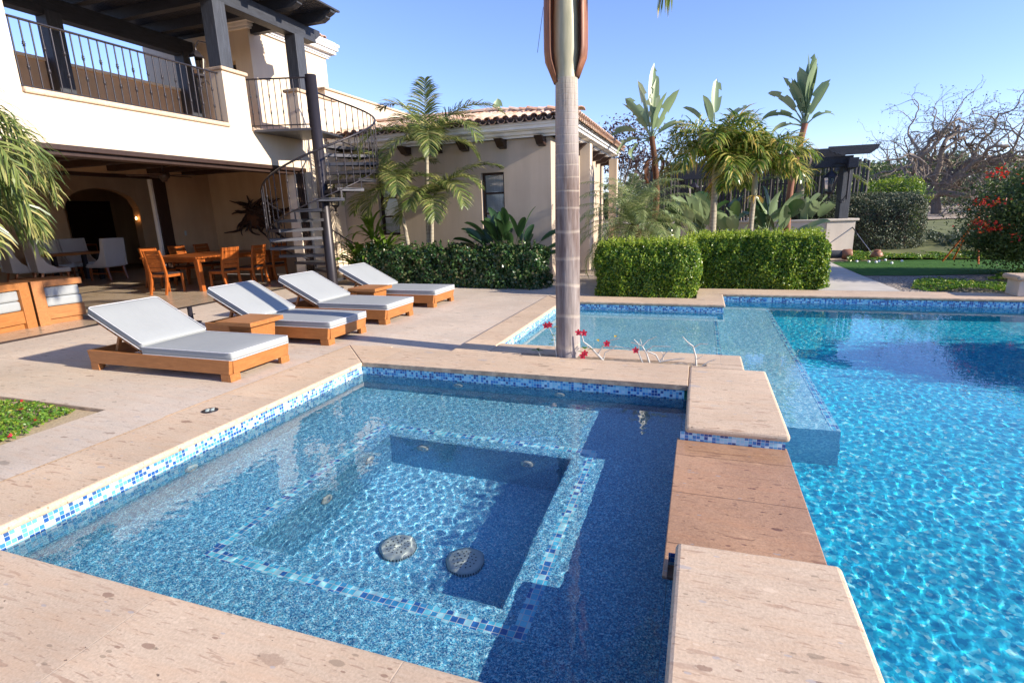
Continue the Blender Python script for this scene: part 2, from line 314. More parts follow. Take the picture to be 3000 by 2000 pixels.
m = N('glowing_bulb'); m.b.inputs['Emission Color'].default_value = (1,.45,.15,1); m.b.inputs['Emission Strength'].default_value = 12; M['bulb'] = m.m
M['farwood'] = wood('weathered_grey_stake', (.045,.04,.04), (.13,.115,.11), (9, 9, 1), .8)

# ------------------------------------------------------------------ pools, coping, deck
ZS = ZP = -.135
mb = MB()   # spa shell: walls below the tile band, bench, pit
sx0, sx1, sy0, sy1 = -3.38, -.07, 1.30, 4.70
bz, fz = -.63, -1.2
px0, px1, py0, py1 = -2.47, -.87, 2.16, 3.73
v = MB()
def ringrect(mb, a, b, z):   # flat ring between outer rect a and inner rect b
    (ax0,ay0,ax1,ay1), (bx0,by0,bx1,by1) = a, b
    P = [(ax0,ay0,z),(ax1,ay0,z),(ax1,ay1,z),(ax0,ay1,z),(bx0,by0,z),(bx1,by0,z),(bx1,by1,z),(bx0,by1,z)]
    mb.add(P, [(0,1,5,4),(1,2,6,5),(2,3,7,6),(3,0,4,7)])
def innerwalls(mb, r, z0, z1):  # inward-facing walls
    x0,y0,x1,y1 = r
    mb.add([(x0,y0,z0),(x1,y0,z0),(x1,y1,z0),(x0,y1,z0),(x0,y0,z1),(x1,y0,z1),(x1,y1,z1),(x0,y1,z1)], [(1,0,4,5),(2,1,5,6),(3,2,6,7),(0,3,7,4)])
S = (sx0,sy0,sx1,sy1)
SW = (sx0,sy0,.58,sy1)          # the basin runs on under the weir and the blocks
innerwalls(v, SW, bz, -.20)
B1 = (px0-.185, py0-.185, px1+.185, py1+.185)      # outer edge of mosaic border
B2 = (px0-.111, py0-.111, px1+.111, py1+.111)
ringrect(v, SW, B1, bz); ringrect(v, B2, (px0-.03,py0-.03,px1+.03,py1+.03), bz)
# rounded nosing into the pit
nose = [(.03,0),(.018,-.004),(.006,-.014),(0,-.03)]
for (o0,z0),(o1,z1) in zip(nose, nose[1:]):
    a = [(px0-o0,py0-o0),(px1+o0,py0-o0),(px1+o0,py1+o0),(px0-o0,py1+o0)]; b = [(px0-o1,py0-o1),(px1+o1,py0-o1),(px1+o1,py1+o1),(px0-o1,py1+o1)]
    v.add([(x,y,bz+z0) for x,y in a]+[(x,y,bz+z1) for x,y in b], [(i,(i+1)%4,(i+1)%4+4,i+4) for i in range(4)], True)
pf = MB(); innerwalls(v, (px0,py0,px1,py1), fz, bz-.03); pf.add([(px0,py0,fz),(px1,py0,fz),(px1,py1,fz),(px0,py1,fz)], [(0,1,2,3)]); spaf = struct(pf.build('spa_floor', M['pit_finish'])); spaf.cycles.is_caustics_receiver = True
spa = struct(v.build('spa_basin', M['spa_finish']))
b = MB(); ringrect(b, B1, B2, bz); spab = struct(b.build('spa_bench_mosaic_border', M['mos_h']))
b = MB(); innerwalls(b, SW, -.20, -.139)
for q in ((-3.38,1.3,-3.38,4.7),(-3.38,4.7,-.07,4.7),(-.07,1.3,-3.38,1.3)): b.add([(q[0],q[1],-.139),(q[2],q[3],-.139),(q[2],q[3],-.042),(q[0],q[1],-.042)], [(0,1,2,3)])
spat = struct(b.build('spa_waterline_mosaic', M['mos_v']))
# pool: floor with shelf and bench
PX1, PFZ = 7.6, -1.35
v = MB()
v.add([(1.17,-4,PFZ),(PX1,-4,PFZ),(PX1,10.13,PFZ),(1.17,10.13,PFZ)], [(0,1,2,3)])
v.add([(.61,-4,PFZ),(1.17,-4,PFZ),(1.17,4.75,PFZ),(.61,4.75,PFZ)], [(0,1,2,3)])
pool = struct(v.build('pool_floor', M['pool_finish']))
v = MB()
v.add([(.31,4.75,-.65),(1.17,4.75,-.65),(1.17,10.13,-.65),(.31,10.13,-.65)], [(0,1,2,3)])
v.add([(-2.22,5.80,-.40),(.31,5.80,-.40),(.31,8.97,-.40),(-2.22,8.97,-.40)], [(0,1,2,3)])
v.add([(.31,4.75,-.65),(.31,10.13,-.65),(.31,10.13,-.40),(.31,4.75,-.40)], [(0,1,2,3)])
v.add([(1.17,4.75,PFZ),(1.17,10.13,PFZ),(1.17,10.13,-.65),(1.17,4.75,-.65)], [(0,1,2,3)])
v.add([(.31,4.75,PFZ),(1.17,4.75,PFZ),(1.17,4.75,-.65),(.31,4.75,-.65)], [(0,1,2,3)])
shelf = struct(v.build('pool_shelf', M['shelf_finish']))
v = MB()   # pool side walls below tile
def wall(mb, x0,y0,x1,y1,z0,z1): mb.add([(x0,y0,z0),(x1,y1*1.0,z0),(x1,y1,z1),(x0,y0,z1)], [(0,1,2,3)])
segs = [(.61,-4,.61,5.29),(.61,5.29,.433,5.29),(.433,5.29,.433,5.80),(.433,5.80,-2.22,5.80),(-2.22,5.80,-2.22,8.97),(-2.22,8.97,.40,8.97),(.40,8.97,.40,10.13),(.40,10.13,PX1,10.13),(PX1,10.13,PX1,-4)]
for s_ in segs: wall(v, *s_, PFZ, -.24)
pwall = struct(v.build('pool_wall', M['pool_finish']))
v = MB()
for s_ in segs[1:]: wall(v, *s_, -.24, -.042)
wall(v, .61,-6,.61,2.29,-.24,-.042); wall(v, .61,3.76,.61,5.29,-.24,-.042); wall(v, .61,2.29,.61,3.76,-.24,-.157)
ptile = struct(v.build('pool_waterline_mosaic', M['mos_v']))
b = MB(); b.box(.25,5.81,-.402,.305,8.96,-.396); b.box(1.10,4.76,-.652,1.165,10.12,-.646); ps = struct(b.build('pool_step_mosaic_edge', M['mos_h']))
# coping: one outline, bullnose by bevel
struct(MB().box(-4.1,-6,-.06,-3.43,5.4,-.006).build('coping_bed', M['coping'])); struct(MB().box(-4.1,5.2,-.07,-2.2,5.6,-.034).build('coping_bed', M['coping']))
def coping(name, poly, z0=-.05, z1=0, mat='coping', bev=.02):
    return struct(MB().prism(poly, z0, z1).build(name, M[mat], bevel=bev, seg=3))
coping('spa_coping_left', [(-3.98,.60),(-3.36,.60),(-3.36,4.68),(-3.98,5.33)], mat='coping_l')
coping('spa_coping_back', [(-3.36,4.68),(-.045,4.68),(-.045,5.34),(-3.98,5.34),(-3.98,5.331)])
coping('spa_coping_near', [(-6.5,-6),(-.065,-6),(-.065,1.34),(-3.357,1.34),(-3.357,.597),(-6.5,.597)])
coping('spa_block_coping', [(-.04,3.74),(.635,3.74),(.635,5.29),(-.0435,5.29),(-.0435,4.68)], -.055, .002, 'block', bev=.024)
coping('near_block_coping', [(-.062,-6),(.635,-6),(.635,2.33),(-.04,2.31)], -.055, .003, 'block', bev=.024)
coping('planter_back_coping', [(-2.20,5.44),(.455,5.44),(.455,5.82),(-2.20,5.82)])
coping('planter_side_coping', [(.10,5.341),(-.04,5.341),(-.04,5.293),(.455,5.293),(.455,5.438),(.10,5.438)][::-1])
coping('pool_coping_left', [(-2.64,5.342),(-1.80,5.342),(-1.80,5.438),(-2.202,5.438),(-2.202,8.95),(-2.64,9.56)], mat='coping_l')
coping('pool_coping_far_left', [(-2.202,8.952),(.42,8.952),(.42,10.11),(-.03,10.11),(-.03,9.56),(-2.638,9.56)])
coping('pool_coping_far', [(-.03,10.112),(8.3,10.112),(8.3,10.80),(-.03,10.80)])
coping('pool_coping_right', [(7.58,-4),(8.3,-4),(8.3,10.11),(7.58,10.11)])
b = MB()
for yy in (3.76, 2.29): wall(b, -.07, yy, .61, yy, -.128, -.05)
for q in ((4.7,3.76),(2.29,-6)): wall(b, -.068, q[0], -.068, q[1], -.131, -.048)
struct(b.build('block_mosaic', M['mos_v']))
weir = coping('weir_stone', [(-.092,2.2),(.625,2.2),(.625,3.79),(-.092,3.79)], -.131, -.114, 'wetstone', .006)
struct(MB().box(-1.79,5.345,-.2,.10,5.50,-.018).build('planter_soil', M['soil']))
# deck: slopes down slightly towards the raised pool coping
v = MB()
v.add([(-8.9,2.88,0),(-4.0,2.88,0),(-3.98,5.335,0),(-4.0,5.335,0),(-8.9,5.335,0)], [(0,1,2,4)])
v.add([(-4.66,-6,0),(-3.98,-6,0),(-3.98,2.88,0),(-4.66,2.88,0)], [(0,1,2,3)])
v.add([(-8.9,5.335,0),(-4.0,5.335,0),(-4.0,9.565,0),(-8.9,9.565,0)], [(0,1,2,3)])
v.add([(-4.0,5.335,0),(-3.98,5.335,0),(-2.64,5.335,-.03),(-2.64,9.565,-.022),(-4.0,9.565,0)], [(0,1,2,3,4)])
v.add([(-8.9,9.565,0),(-4.0,9.565,0),(-2.64,9.565,-.022),(-.3,9.565,-.022),(-.3,13,0),(-8.9,13,0)], [(0,1,2,3,4,5)])
deck = struct(v.build('pool_deck', M['deck']))
b = MB(); b.box(-12,2.875,-.06,-4.66,2.879,-.003); b.box(-4.664,-6,-.06,-4.66,2.879,-.003); struct(b.build('deck_edge', M['coping']))
# terrain: one sheet with a hole for the built ground
v = MB(); a, h = 900, (-24, -6, 8.3, 13)
ringrect(v, (-a,-a,a,a), h, -.06); v.add([(-24,-6,-.06),(-4.66,-6,-.06),(-4.66,2.88,-.06),(-24,2.88,-.06)], [(0,1,2,3)])
v.add([(-.3,10.79,-.06),(8.3,10.79,-.06),(8.3,13,-.06),(-.3,13,-.06)], [(0,1,2,3)]); v.add([(-2.7,9.3,-.06),(0,9.3,-.06),(0,10.8,-.06),(-2.7,10.8,-.06)], [(0,1,2,3)])
struct(v.build('ground', M['ground']))
struct(MB().box(-9.6,-6,-.059,-4.665,2.874,-.03).build('planting_bed_soil', M['soil']))
# water
def water(name, rects, z, step, seed, amp=1.0, objs=()):
    r = np.random.default_rng(seed); K = 90
    lam = np.exp(r.uniform(np.log(.045), np.log(.125), K)); th = r.normal(R(60), 1.1, K); ph = r.uniform(0, 6.28, K)
    kx, ky = 2*np.pi/lam*np.cos(th), 2*np.pi/lam*np.sin(th); am = amp*.00038*lam
    def H(x, y):
        h = np.zeros_like(x)
        for i in range(K): h += am[i]*np.sin(kx[i]*x+ky[i]*y+ph[i])
        return h*(.66+.30/(1+np.exp(-(x-.9)*2.2)))
    mb = MB()
    for (x0,y0,x1,y1,st) in rects:
        nx, ny = max(2, int((x1-x0)/st)), max(2, int((y1-y0)/st))
        X, Y = np.meshgrid(np.linspace(x0,x1,nx+1), np.linspace(y0,y1,ny+1)); Z = z + H(X, Y)
        i = (np.arange(ny)[:,None]*(nx+1)+np.arange(nx)[None,:]).ravel()
        mb.add(np.stack([X,Y,Z],-1), np.stack([i,i+1,i+nx+2,i+nx+1],-1).tolist(), True)
    o = mb.build(name, M['water']); o.cycles.is_caustics_caster = True; return struct(o)
water('pool_water', [(-3.38,1.3,-.0,4.72,.0115),(-.0,1.3,1.98,4.72,.016),(-.0,-4,4.0,1.3,.018),(4.0,-4,10.5,1.3,.05),(1.98,1.3,4.0,4.72,.02),(4.0,1.3,10.5,4.72,.04),(-2.6,4.72,4.0,10.13,.024),(4.0,4.72,10.5,10.13,.035)], ZP, .014, 3, .75)
for o in (spa, spab, spat, pool, shelf, pwall, ptile, ps): o.cycles.is_caustics_receiver = True
# fittings in the spa
def jet(loc, n, label):
    t = thing('spa_jet', label, 'pool jet', loc, group='jets in the spa walls'); q = Vector(n).to_track_quat('Z', 'Y').to_matrix().to_4x4()
    a = MB().lathe([(.052,0),(.052,.008),(.040,.016),(.022,.018),(.020,.010)], n=20).xf(q).build('flange', M['plastic_w'], t)
    b = MB().lathe([(.020,.011),(.017,.016),(.009,.016),(.009,.006),(0,.006)], n=16).xf(q).build('nozzle', M['steel'], t)
    c = MB().lathe([(.009,.0075),(0,.0075)], n=12).xf(q).build('jet_hole', M['hole'], t)
    for o in (a,b,c): o.cycles.is_caustics_receiver = True
jet((-2.254,4.695,-.27), (0,-1,0), 'round jet in the far spa wall below the mosaic band, left one')
jet((-1.196,4.695,-.285), (0,-1,0), 'round jet in the far spa wall below the mosaic band, nearer the palm trunk reflection')
jet((-3.375,2.56,-.32), (1,0,0), 'round jet in the left spa wall')
jet((-2.15,3.725,-.82), (0,-1,0), 'round jet low in the shaded pit wall, left one')
jet((-1.22,3.725,-.82), (0,-1,0), 'round jet low in the shaded pit wall, right one')
jet((-2.465,3.40,-.80), (1,0,0), 'round jet on the sunlit left side of the pit')
jet((-2.465,2.85,-.85), (1,0,0), 'nearer round jet on the left side of the pit')
def drain(loc, label):
    t = thing('drain_cover', label, 'drain cover', loc, group='drain covers on the spa floor')
    a = MB().lathe([(.125,0),(.125,.03),(.10,.042),(0,.05)], n=36).build('dome', M['plastic_w'], t)
    h = MB()
    for rr, k, z in ((.025,5,.0495),(.05,10,.047),(.075,15,.0446)):
        for i in range(k):
            an = 6.283*i/k+rr*30; h.lathe([(.0058,0),(0,.0015)], (rr*math.cos(an), rr*math.sin(an), z), 8)
    for i in range(44):
        an = 6.283*i/44; c_, s_ = math.cos(an), math.sin(an)
        h.beam((.1255*c_,.1255*s_,.004),(.1255*c_,.1255*s_,.027),.007,.003,(c_,s_,0))
    b = h.build('slots', M['hole'], t)
    for o in (a,b): o.cycles.is_caustics_receiver = True
drain((-1.85,2.77,fz), 'domed drain cover in full sun on the spa floor'); drain((-1.36,2.79,fz), 'domed drain cover half in shadow on the spa floor')
t = thing('skimmer_plate', 'small dark round control cover set in the stone beside the spa', 'cover', (-3.74,3.09,0))
MB().lathe([(.062,0),(.062,.006),(.05,.009),(0,.009)], n=28).build('plate', M['iron'], t)
h = MB()
for k in range(4):
    an = k*1.57; h.lathe([(.017,.009),(.014,.012),(0,.012)], (.026*math.cos(an),.026*math.sin(an),0), 12)
h.build('button', M['plastic_w'], t)
# ------------------------------------------------------------------ main villa (facade on x = -8.9)
XF = -8.9
villa = thing('villa', 'cream two storey villa with an open ground floor room and a roof terrace', 'house', (XF, 9, 0))
def part(mb, name, mat, parent, bevel=0, label=None):
    o = mb.build(name, M[mat] if isinstance(mat, str) else mat, parent, bevel, loc=parent.location); o.location = (0,0,0)
    if label: o['label'] = label
    return o
def sub(mb, name, mat, parent, bevel=0, root=None):   # child of a part mesh whose own origin sits at its thing
    o = mb.build(name, M[mat], parent, bevel, loc=(root or parent.parent).location); o.location = (0,0,0); return o
b = MB(); b.box(XF-.35, -4, 2.68, XF, 12.3, 3.32); b.box(XF-.35,10.95,0,XF,12.3,2.68); b.box(XF-.35, 12.3, 0, XF, 19, 3.0); part(b, 'facade_wall', 'stucco', villa)
b = MB(); pass
for q in ((8.84,9.42,4.36),(10.95,12.3,4.36),(4.2,5.33,5.9)): part(MB().box(XF-.33,q[0],3.32,XF,q[1],q[2]), 'terrace_pier', 'stucco', villa)
part(MB().box(XF-.38,8.80,4.36,XF+.05,9.46,4.43), 'pier_cap', 'coping', villa, .02); part(MB().box(XF-.38,10.90,4.36,XF+.05,12.35,4.43), 'pier_cap', 'coping', villa, .02)
part(MB().box(XF-.36,5.33,3.32,XF+.045,8.84,3.40), 'terrace_sill', 'coping', villa, .025); part(MB().box(XF-.36,9.42,3.32,XF+.045,10.95,3.40), 'terrace_sill', 'coping', villa, .025)
part(MB().box(-15,-4,3.05,XF-.35,12.3,3.31), 'terrace_floor', 'tan', villa)
b = MB(); b.box(-12.8,-4,3.31,-12.5,11.4,4.72); part(b, 'back_parapet', 'tan', villa); part(MB().box(-12.85,-4,4.72,-12.45,11.4,4.78), 'parapet_cap', 'stucco', villa)
part(MB().box(-12.5,4.2,3.31,XF-.35,4.5,4.9), 'side_parapet', 'stucco', villa)
# stair tower behind the terrace
b = MB(); b.box(-14.0,11.4,3.0,-11.62,14.3,6.0); b.box(-11.62,11.4,3.0,-11.0,14.3,3.9); b.box(-11.62,11.4,5.35,-11.0,14.3,6.0); b.box(-11.62,11.75,3.9,-11.0,14.3,5.35); b.box(-11.0,11.4,3.0,-10.5,14.3,6.0); part(b, 'tower_wall', 'stucco', villa)
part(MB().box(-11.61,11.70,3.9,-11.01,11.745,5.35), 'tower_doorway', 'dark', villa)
cor = [(0,6.0,.03),(.0,6.05,.06),(0,6.12,.10),(0,6.22,.22),(0,6.32,.27),(0,6.40,.30)]
b = MB()
for (_,z0,o0),(_,z1,o1) in zip(cor, cor[1:]): b.box(-11.3,11.4-o1,z0,-10.5+o1,14.3+o1,z1-.001)
part(b, 'tower_cornice', 'white', villa, .012)
def tile(mb, p, d, r, wd=.085, L=.40, up=True, n=6):     # one barrel tile from p along direction d (downhill), r = across
    p, d, r = Vector(p), Vector(d).normalized(), Vector(r).normalized(); u = r.cross(d); u = u if u.z > 0 else -u
    vs = []
    for k, s_ in ((0, .82), (1, 1.0)):
        for i in range(n+1):
            t = math.pi*i/n; a = r*math.cos(t)*wd*s_ + (u if up else -u)*math.sin(t)*wd*.8*s_
            vs.append(p + d*L*k + a + u*(.018*(1-k)))
    m_ = n+1; mb.add(vs, [(i, i+1, i+m_+1, i+m_) for i in range(n)], True)
    vs2 = [v - u*.016*(1 if up else -1) for v in vs[m_:]]; mb.add(vs[m_:]+vs2, [(i,i+1,i+m_+1,i+m_) for i in range(n)])
def roof(mb, x0, x1, y_eave, z_eave, run, rise, axis, hip=True, step=.215):
    L = math.hypot(run, rise); rows = int(L/.34)+1
    for c_ in range(int((x1-x0)/step)):
        for cov in (0, 1):
            a = x0 + (c_ + (.5 if cov else 0))*step + .05
            for k in range(rows):
                s_ = k*.34
                fr = s_/L
                if fr*run > x1 - a + .05 and hip: continue
                z = z_eave + fr*rise; q = y_eave + fr*run
                zz = z + (.035 if cov else -.0) + rnd.uniform(-.004,.004)
                if axis == 'y': tile(mb, (a, q+.38*run/L, zz+.38*rise/L), (0,-run,-rise), (1,0,0), up=bool(cov))
                else: tile(mb, (q-.38*run/L, a, zz+.38*rise/L), (run,0,-rise), (0,1,0), up=bool(cov))
b = MB()
for k in range(14):
    y = 11.15 + k*.215
    for j in range(5):
        s_ = j*.34; tile(b, (-10.22-s_-.38*.95, y, 6.44+.1*j+.1), (.95,0,-.3), (0,1,0), up=True); tile(b, (-10.22-s_-.38*.95, y+.107, 6.41+.1*j+.1), (.95,0,-.3), (0,1,0), up=False)
    if k < 14: tile(b, (-10.4-.3*k, 11.1+.38, 6.52), (0,-.95,-.3), (1,0,0), up=True)
part(b, 'tower_roof', 'terracotta', villa)
part(MB().box(-13.9,11.2,6.401,-10.25,14.5,6.43), 'roof_deck', 'white', villa)
# flat parapet wall beyond the tower
b = MB(); b.box(-9.95,12.9,3.0,-9.6,18.2,4.84); b.box(-13,12.9,3.0,-9.95,13.2,4.84); part(b, 'far_parapet', 'stucco', villa)
b = MB(); b.box(-10.0,12.85,4.84,-9.55,18.25,4.90); b.box(-13,12.85,4.84,-10.0,13.25,4.90); part(b, 'parapet_cap', 'coping', villa, .02)
# open ground-floor room
part(MB().box(XF-.33,-4,2.60,XF+.01,10.95,2.678), 'lintel_trim', 'brownwood', villa, .01); part(MB().box(XF-.30,-4,2.53,XF-.06,10.95,2.60), 'lintel_trim', 'brownwood', villa, .01)
part(MB().box(-13.5,-4,2.98,XF-.35,12.3,3.04), 'ceiling', 'tan', villa)
for y in (2.6,3.6,4.6,5.6,6.6,7.6,8.6,9.6,10.6,11.6): part(MB().box(-13.5,y-.09,2.78,XF-.36,y+.09,2.98), 'ceiling_beam', 'brownwood', villa, .008)
b = MB(); b.box(-13.5,12.35,0,XF,12.6,3.0); b.box(-13.75,10.95,0,-13.5,12.6,3.0); b.box(-13.75,-4,2.72,-13.5,10.95,3.0); part(b, 'room_wall', 'tan', villa)
b = MB(); b.box(-13.62,-4,2.64,-13.47,10.95,2.72); b.box(-13.66,10.62,0,-13.46,10.95,2.64); part(b, 'inner_door_frame', 'brownwood', villa, .006)
part(MB().box(-13.60,10.56,0,-13.5,10.615,2.64), 'door_edge', 'white', villa)
part(MB().box(XF-.32,10.60,0,XF-.06,10.64,2.6), 'door_jamb', 'stucco', villa)
for k in range(4): part(MB().box(XF-.33,10.66+k*.07,0.02,XF-.05,10.715+k*.07,2.6), 'folded_door_panel', 'brownwood', villa, .006)
# back room with arch
A0, A1, AS, AR = 11.2, 13.5, 2.05, .62
b = MB()
b.box(-18.3,4,0,-18,A0,3.2); b.box(-18.3,A1,0,-18,17,3.2)
n = 16; pts = [(A0+(A1-A0)*i/n, AS+AR*math.sqrt(max(0,1-(2*i/n-1)**2))) for i in range(n+1)]
for (ya,za),(yb,zb) in zip(pts, pts[1:]):
    b.hexa([(-18.3,ya,za),(-18,ya,za),(-18,yb,zb),(-18.3,yb,zb)], [(-18.3,ya,3.2),(-18,ya,3.2),(-18,yb,3.2),(-18.3,yb,3.2)])
b.box(-18,16.8,0,-13.75,17,3.2); b.box(-18.3,3.8,0,-13.75,4,3.2); part(b, 'back_room_wall', 'tan', villa)
part(MB().box(-21.5,4,3.2,-13.75,17,3.3), 'back_room_ceiling', 'tan', villa)
b = MB(); b.box(-21.5,9,0,-21.3,17,3.2); b.box(-21.3,9,0,-18.3,9.2,3.2); b.box(-21.3,16,0,-18.3,16.2,3.2); part(b, 'hall_wall', 'tan', villa)
part(MB().box(-21.28,13.3,0,-21.2,14.8,2.4), 'hall_door', 'brownwood', villa)
part(MB().box(-13.499,11.3,1.18,-13.49,11.36,1.30), 'wall_switch', 'plastic_w', villa)
struct(MB().add([(-21.5,-6,.002),(XF-.001,-6,.002),(XF-.001,12.3,.002),(-13.5,12.3,.002),(-13.5,17,.002),(-21.5,17,.002)], [(0,1,2,3,4,5)]).build('patio_floor', M['patio']))
for x in (-8.93,-13.5):
    for k in range(3): struct(MB().box(x+k*.045,-4,.004,x+.03+k*.045,10.9,.010).build('sliding_door_track', M['iron']))
# terrace railing
def baluster(mb, x, y, z0, z1, knots=(.35,.68), r=.011):
    mb.tube([(x,y,z0),(x,y,z1)], r, 6, False)
    for f in knots:
        z = z0+(z1-z0)*f; mb.lathe([(r,-.035),(r*1.9,-.028),(r*1.2,-.012),(r*2.4,0),(r*1.2,.012),(r*1.9,.028),(r,.035)], (x,y,z), 8)
rail = thing('terrace_railing', 'long wrought iron railing along the roof terrace edge', 'railing', (XF-.12,7,3.40))
part(MB().box(XF-.145,5.33,4.30,XF-.095,8.83,4.325), 'handrail', 'iron', rail, .006); part(MB().box(XF-.135,5.33,3.43,XF-.105,8.83,3.445), 'bottom_rail', 'iron', rail)
for k in range(27):
    b = MB(); baluster(b, XF-.12, 5.42+k*.13, 3.40, 4.30, (.33,.66) if k % 2 else ()); part(b, 'baluster', 'iron', rail)
# pergola on the terrace
perg = thing('terrace_pergola', 'charcoal timber pergola with slatted roof over the roof terrace', 'pergola', (XF-.15,9,4.43))
for y in (8.88, 11.12, 5.0): part(MB().box(XF-.31,y-.02,4.43 if y > 6 else 3.5,XF-.01,y+.28,5.62), 'post', 'darkpost', perg, .008)
for y in (8.0, 4.6, 11.0): part(MB().box(-12.5,y,3.31,-12.2,y+.30,5.62), 'post', 'darkpost', perg, .008)
part(MB().box(XF-.29,2.0,5.60,XF-.02,11.85,5.90), 'beam', 'darkwood', perg, .008); part(MB().box(-12.48,2.0,5.52,-12.22,11.35,5.88), 'beam', 'darkwood', perg, .008)
part(MB().hexa([(XF-.29,11.85,5.68),(XF-.02,11.85,5.68),(XF-.02,12.02,5.80),(XF-.29,12.02,5.80)],[(XF-.29,11.85,5.90),(XF-.02,11.85,5.90),(XF-.02,12.02,5.90),(XF-.29,12.02,5.90)]), 'beam_end', 'darkwood', perg)
for k in range(10):
    y = 3.0+k*.95
    b = MB(); b.box(-13.0,y-.08,5.90,-8.45,y+.08,6.12); b.hexa([(-8.45,y-.08,5.90),(-8.30,y-.08,5.97),(-8.30,y+.08,5.97),(-8.45,y+.08,5.90)],[(-8.45,y-.08,6.12),(-8.30,y-.08,6.12),(-8.30,y+.08,6.12),(-8.45,y+.08,6.12)])
    b.hexa([(-8.30,y-.08,6.0),(-8.16,y-.08,6.06),(-8.16,y+.08,6.06),(-8.30,y+.08,6.0)],[(-8.30,y-.08,6.12),(-8.16,y-.08,6.12),(-8.16,y+.08,6.12),(-8.30,y+.08,6.12)])
    part(b, 'rafter', 'darkwood', perg)
for k in range(62):
    x = -13.0+k*.079; part(MB().box(x,2.2,6.12+rnd.uniform(0,.004),x+.062,11.75+rnd.uniform(-.05,.05),6.155), 'slat', 'darkwood', perg)
# spiral staircase
CX, CY, SR = -7.66, 9.88, 1.2
st = thing('spiral_staircase', 'dark steel spiral staircase climbing from the patio to the roof terrace', 'staircase', (CX,CY,0))
part(MB().lathe([(.11,0),(.11,4.36),(0,4.36)], (CX,CY,0), 20), 'pole', 'iron', st); part(MB().lathe([(.22,0),(.22,.015),(0,.015)], (CX,CY,0), 24), 'base_plate', 'iron', st)
th = lambda z: R(217.8+(z-1.1)/.19*22.5)
P3 = lambda r, a, z: (CX+r*math.cos(a), CY+r*math.sin(a), z)
for k in range(16):
    z = .19*(k+1); a0, a1 = th(z)-R(14), th(z)+R(14)
    b = MB()
    q = [P3(.09,a0,z),P3(SR,a0,z),P3(SR*1.0,(a0+a1)/2,z),P3(SR,a1,z),P3(.09,a1,z)]
    b.add(q+[(x,y,zz-.012) for x,y,zz in q], [(0,1,2,3,4),(9,8,7,6,5),(0,5,6,1),(1,6,7,2),(2,7,8,3),(3,8,9,4),(4,9,5,0)])
    for a in (a0, a1): b.beam(P3(.1,a,z-.035), P3(SR-.01,a,z-.035), .008, .05)
    b.beam(P3(SR-.004,a0,z-.03), P3(SR-.004,a1,z-.03), .008, .055)
    t_ = part(b, 'tread', 'iron_light', st)
    sub(MB().beam(P3(SR-.02,a1-R(2),z-.05), P3(SR-.02,a1-R(2),z+.19-.04), .03, .008, (math.cos(a1),math.sin(a1),0)), 'riser_strap', 'iron', t_, root=st)
hp = [P3(SR,th(z),z+.93) for z in np.linspace(.75,3.35,70)]; hq = [P3(SR,th(z),z+.06) for z in np.linspace(.19,3.2,70)]
part(MB().tube(hp, .02, 8), 'handrail', 'iron', st); part(MB().tube(hq, .013, 6), 'lower_rail', 'iron', st)
for k in range(41):
    z = .75+k*.065; a = th(z); x,y,_ = P3(SR,a,0); b = MB(); baluster(b, x, y, z+.05, z+.93, (.33,.66) if k % 2 else (), .009); part(b, 'baluster', 'iron', st)
aE = th(3.35)
b = MB(); arc = [P3(SR,aE+R(2)+(R(185)-aE%(2*math.pi))*0+R(k*14),3.36) for k in range(5)]
poly = [(XF+.04,9.44),(CX-.02,CY-.1)]+[(CX+SR*math.cos(R(a)),CY+SR*math.sin(R(a))) for a in (100,112,124)]+[(XF+.04,10.95)]
b.prism(poly, 3.30, 3.345); part(b, 'landing', 'iron_light', st)
def railing(pts, z0, h, parent, n_):
    for (x0,y0),(x1,y1) in zip(pts, pts[1:]):
        part(MB().tube([(x0,y0,z0+h),(x1,y1,z0+h)], .016, 6), 'handrail', 'iron', parent); part(MB().tube([(x0,y0,z0+.06),(x1,y1,z0+.06)], .012, 6), 'lower_rail', 'iron', parent)
        m_ = max(1, int(math.hypot(x1-x0,y1-y0)/n_))
        for k in range(m_+1):
            b = MB(); f = k/m_; baluster(b, x0+(x1-x0)*f, y0+(y1-y0)*f, z0, z0+h, (.33,.66) if k % 2 else (), .009); part(b, 'baluster', 'iron', parent)
railing([(XF-.1,9.45),(XF+.04,9.46),(CX-.1,CY-.06)], 3.36, .95, st, .125)
# small iron stair railing beside the planting bed
sr = thing('entry_railing', 'low wrought iron railing sloping down beside the bed behind the spiral stairs', 'railing', (-8.2,11.3,0))
part(MB().tube([(-8.75,11.3,1.32),(-8.3,11.3,1.05),(-7.75,11.3,.78),(-7.72,11.3,.1)], .014, 6), 'handrail', 'iron', sr)
for k in range(7):
    x = -8.7+k*.155; b = MB(); baluster(b, x, 11.3, .1, 1.30-(x+8.75)*.53, (.5,), .009); part(b, 'baluster', 'iron', sr)
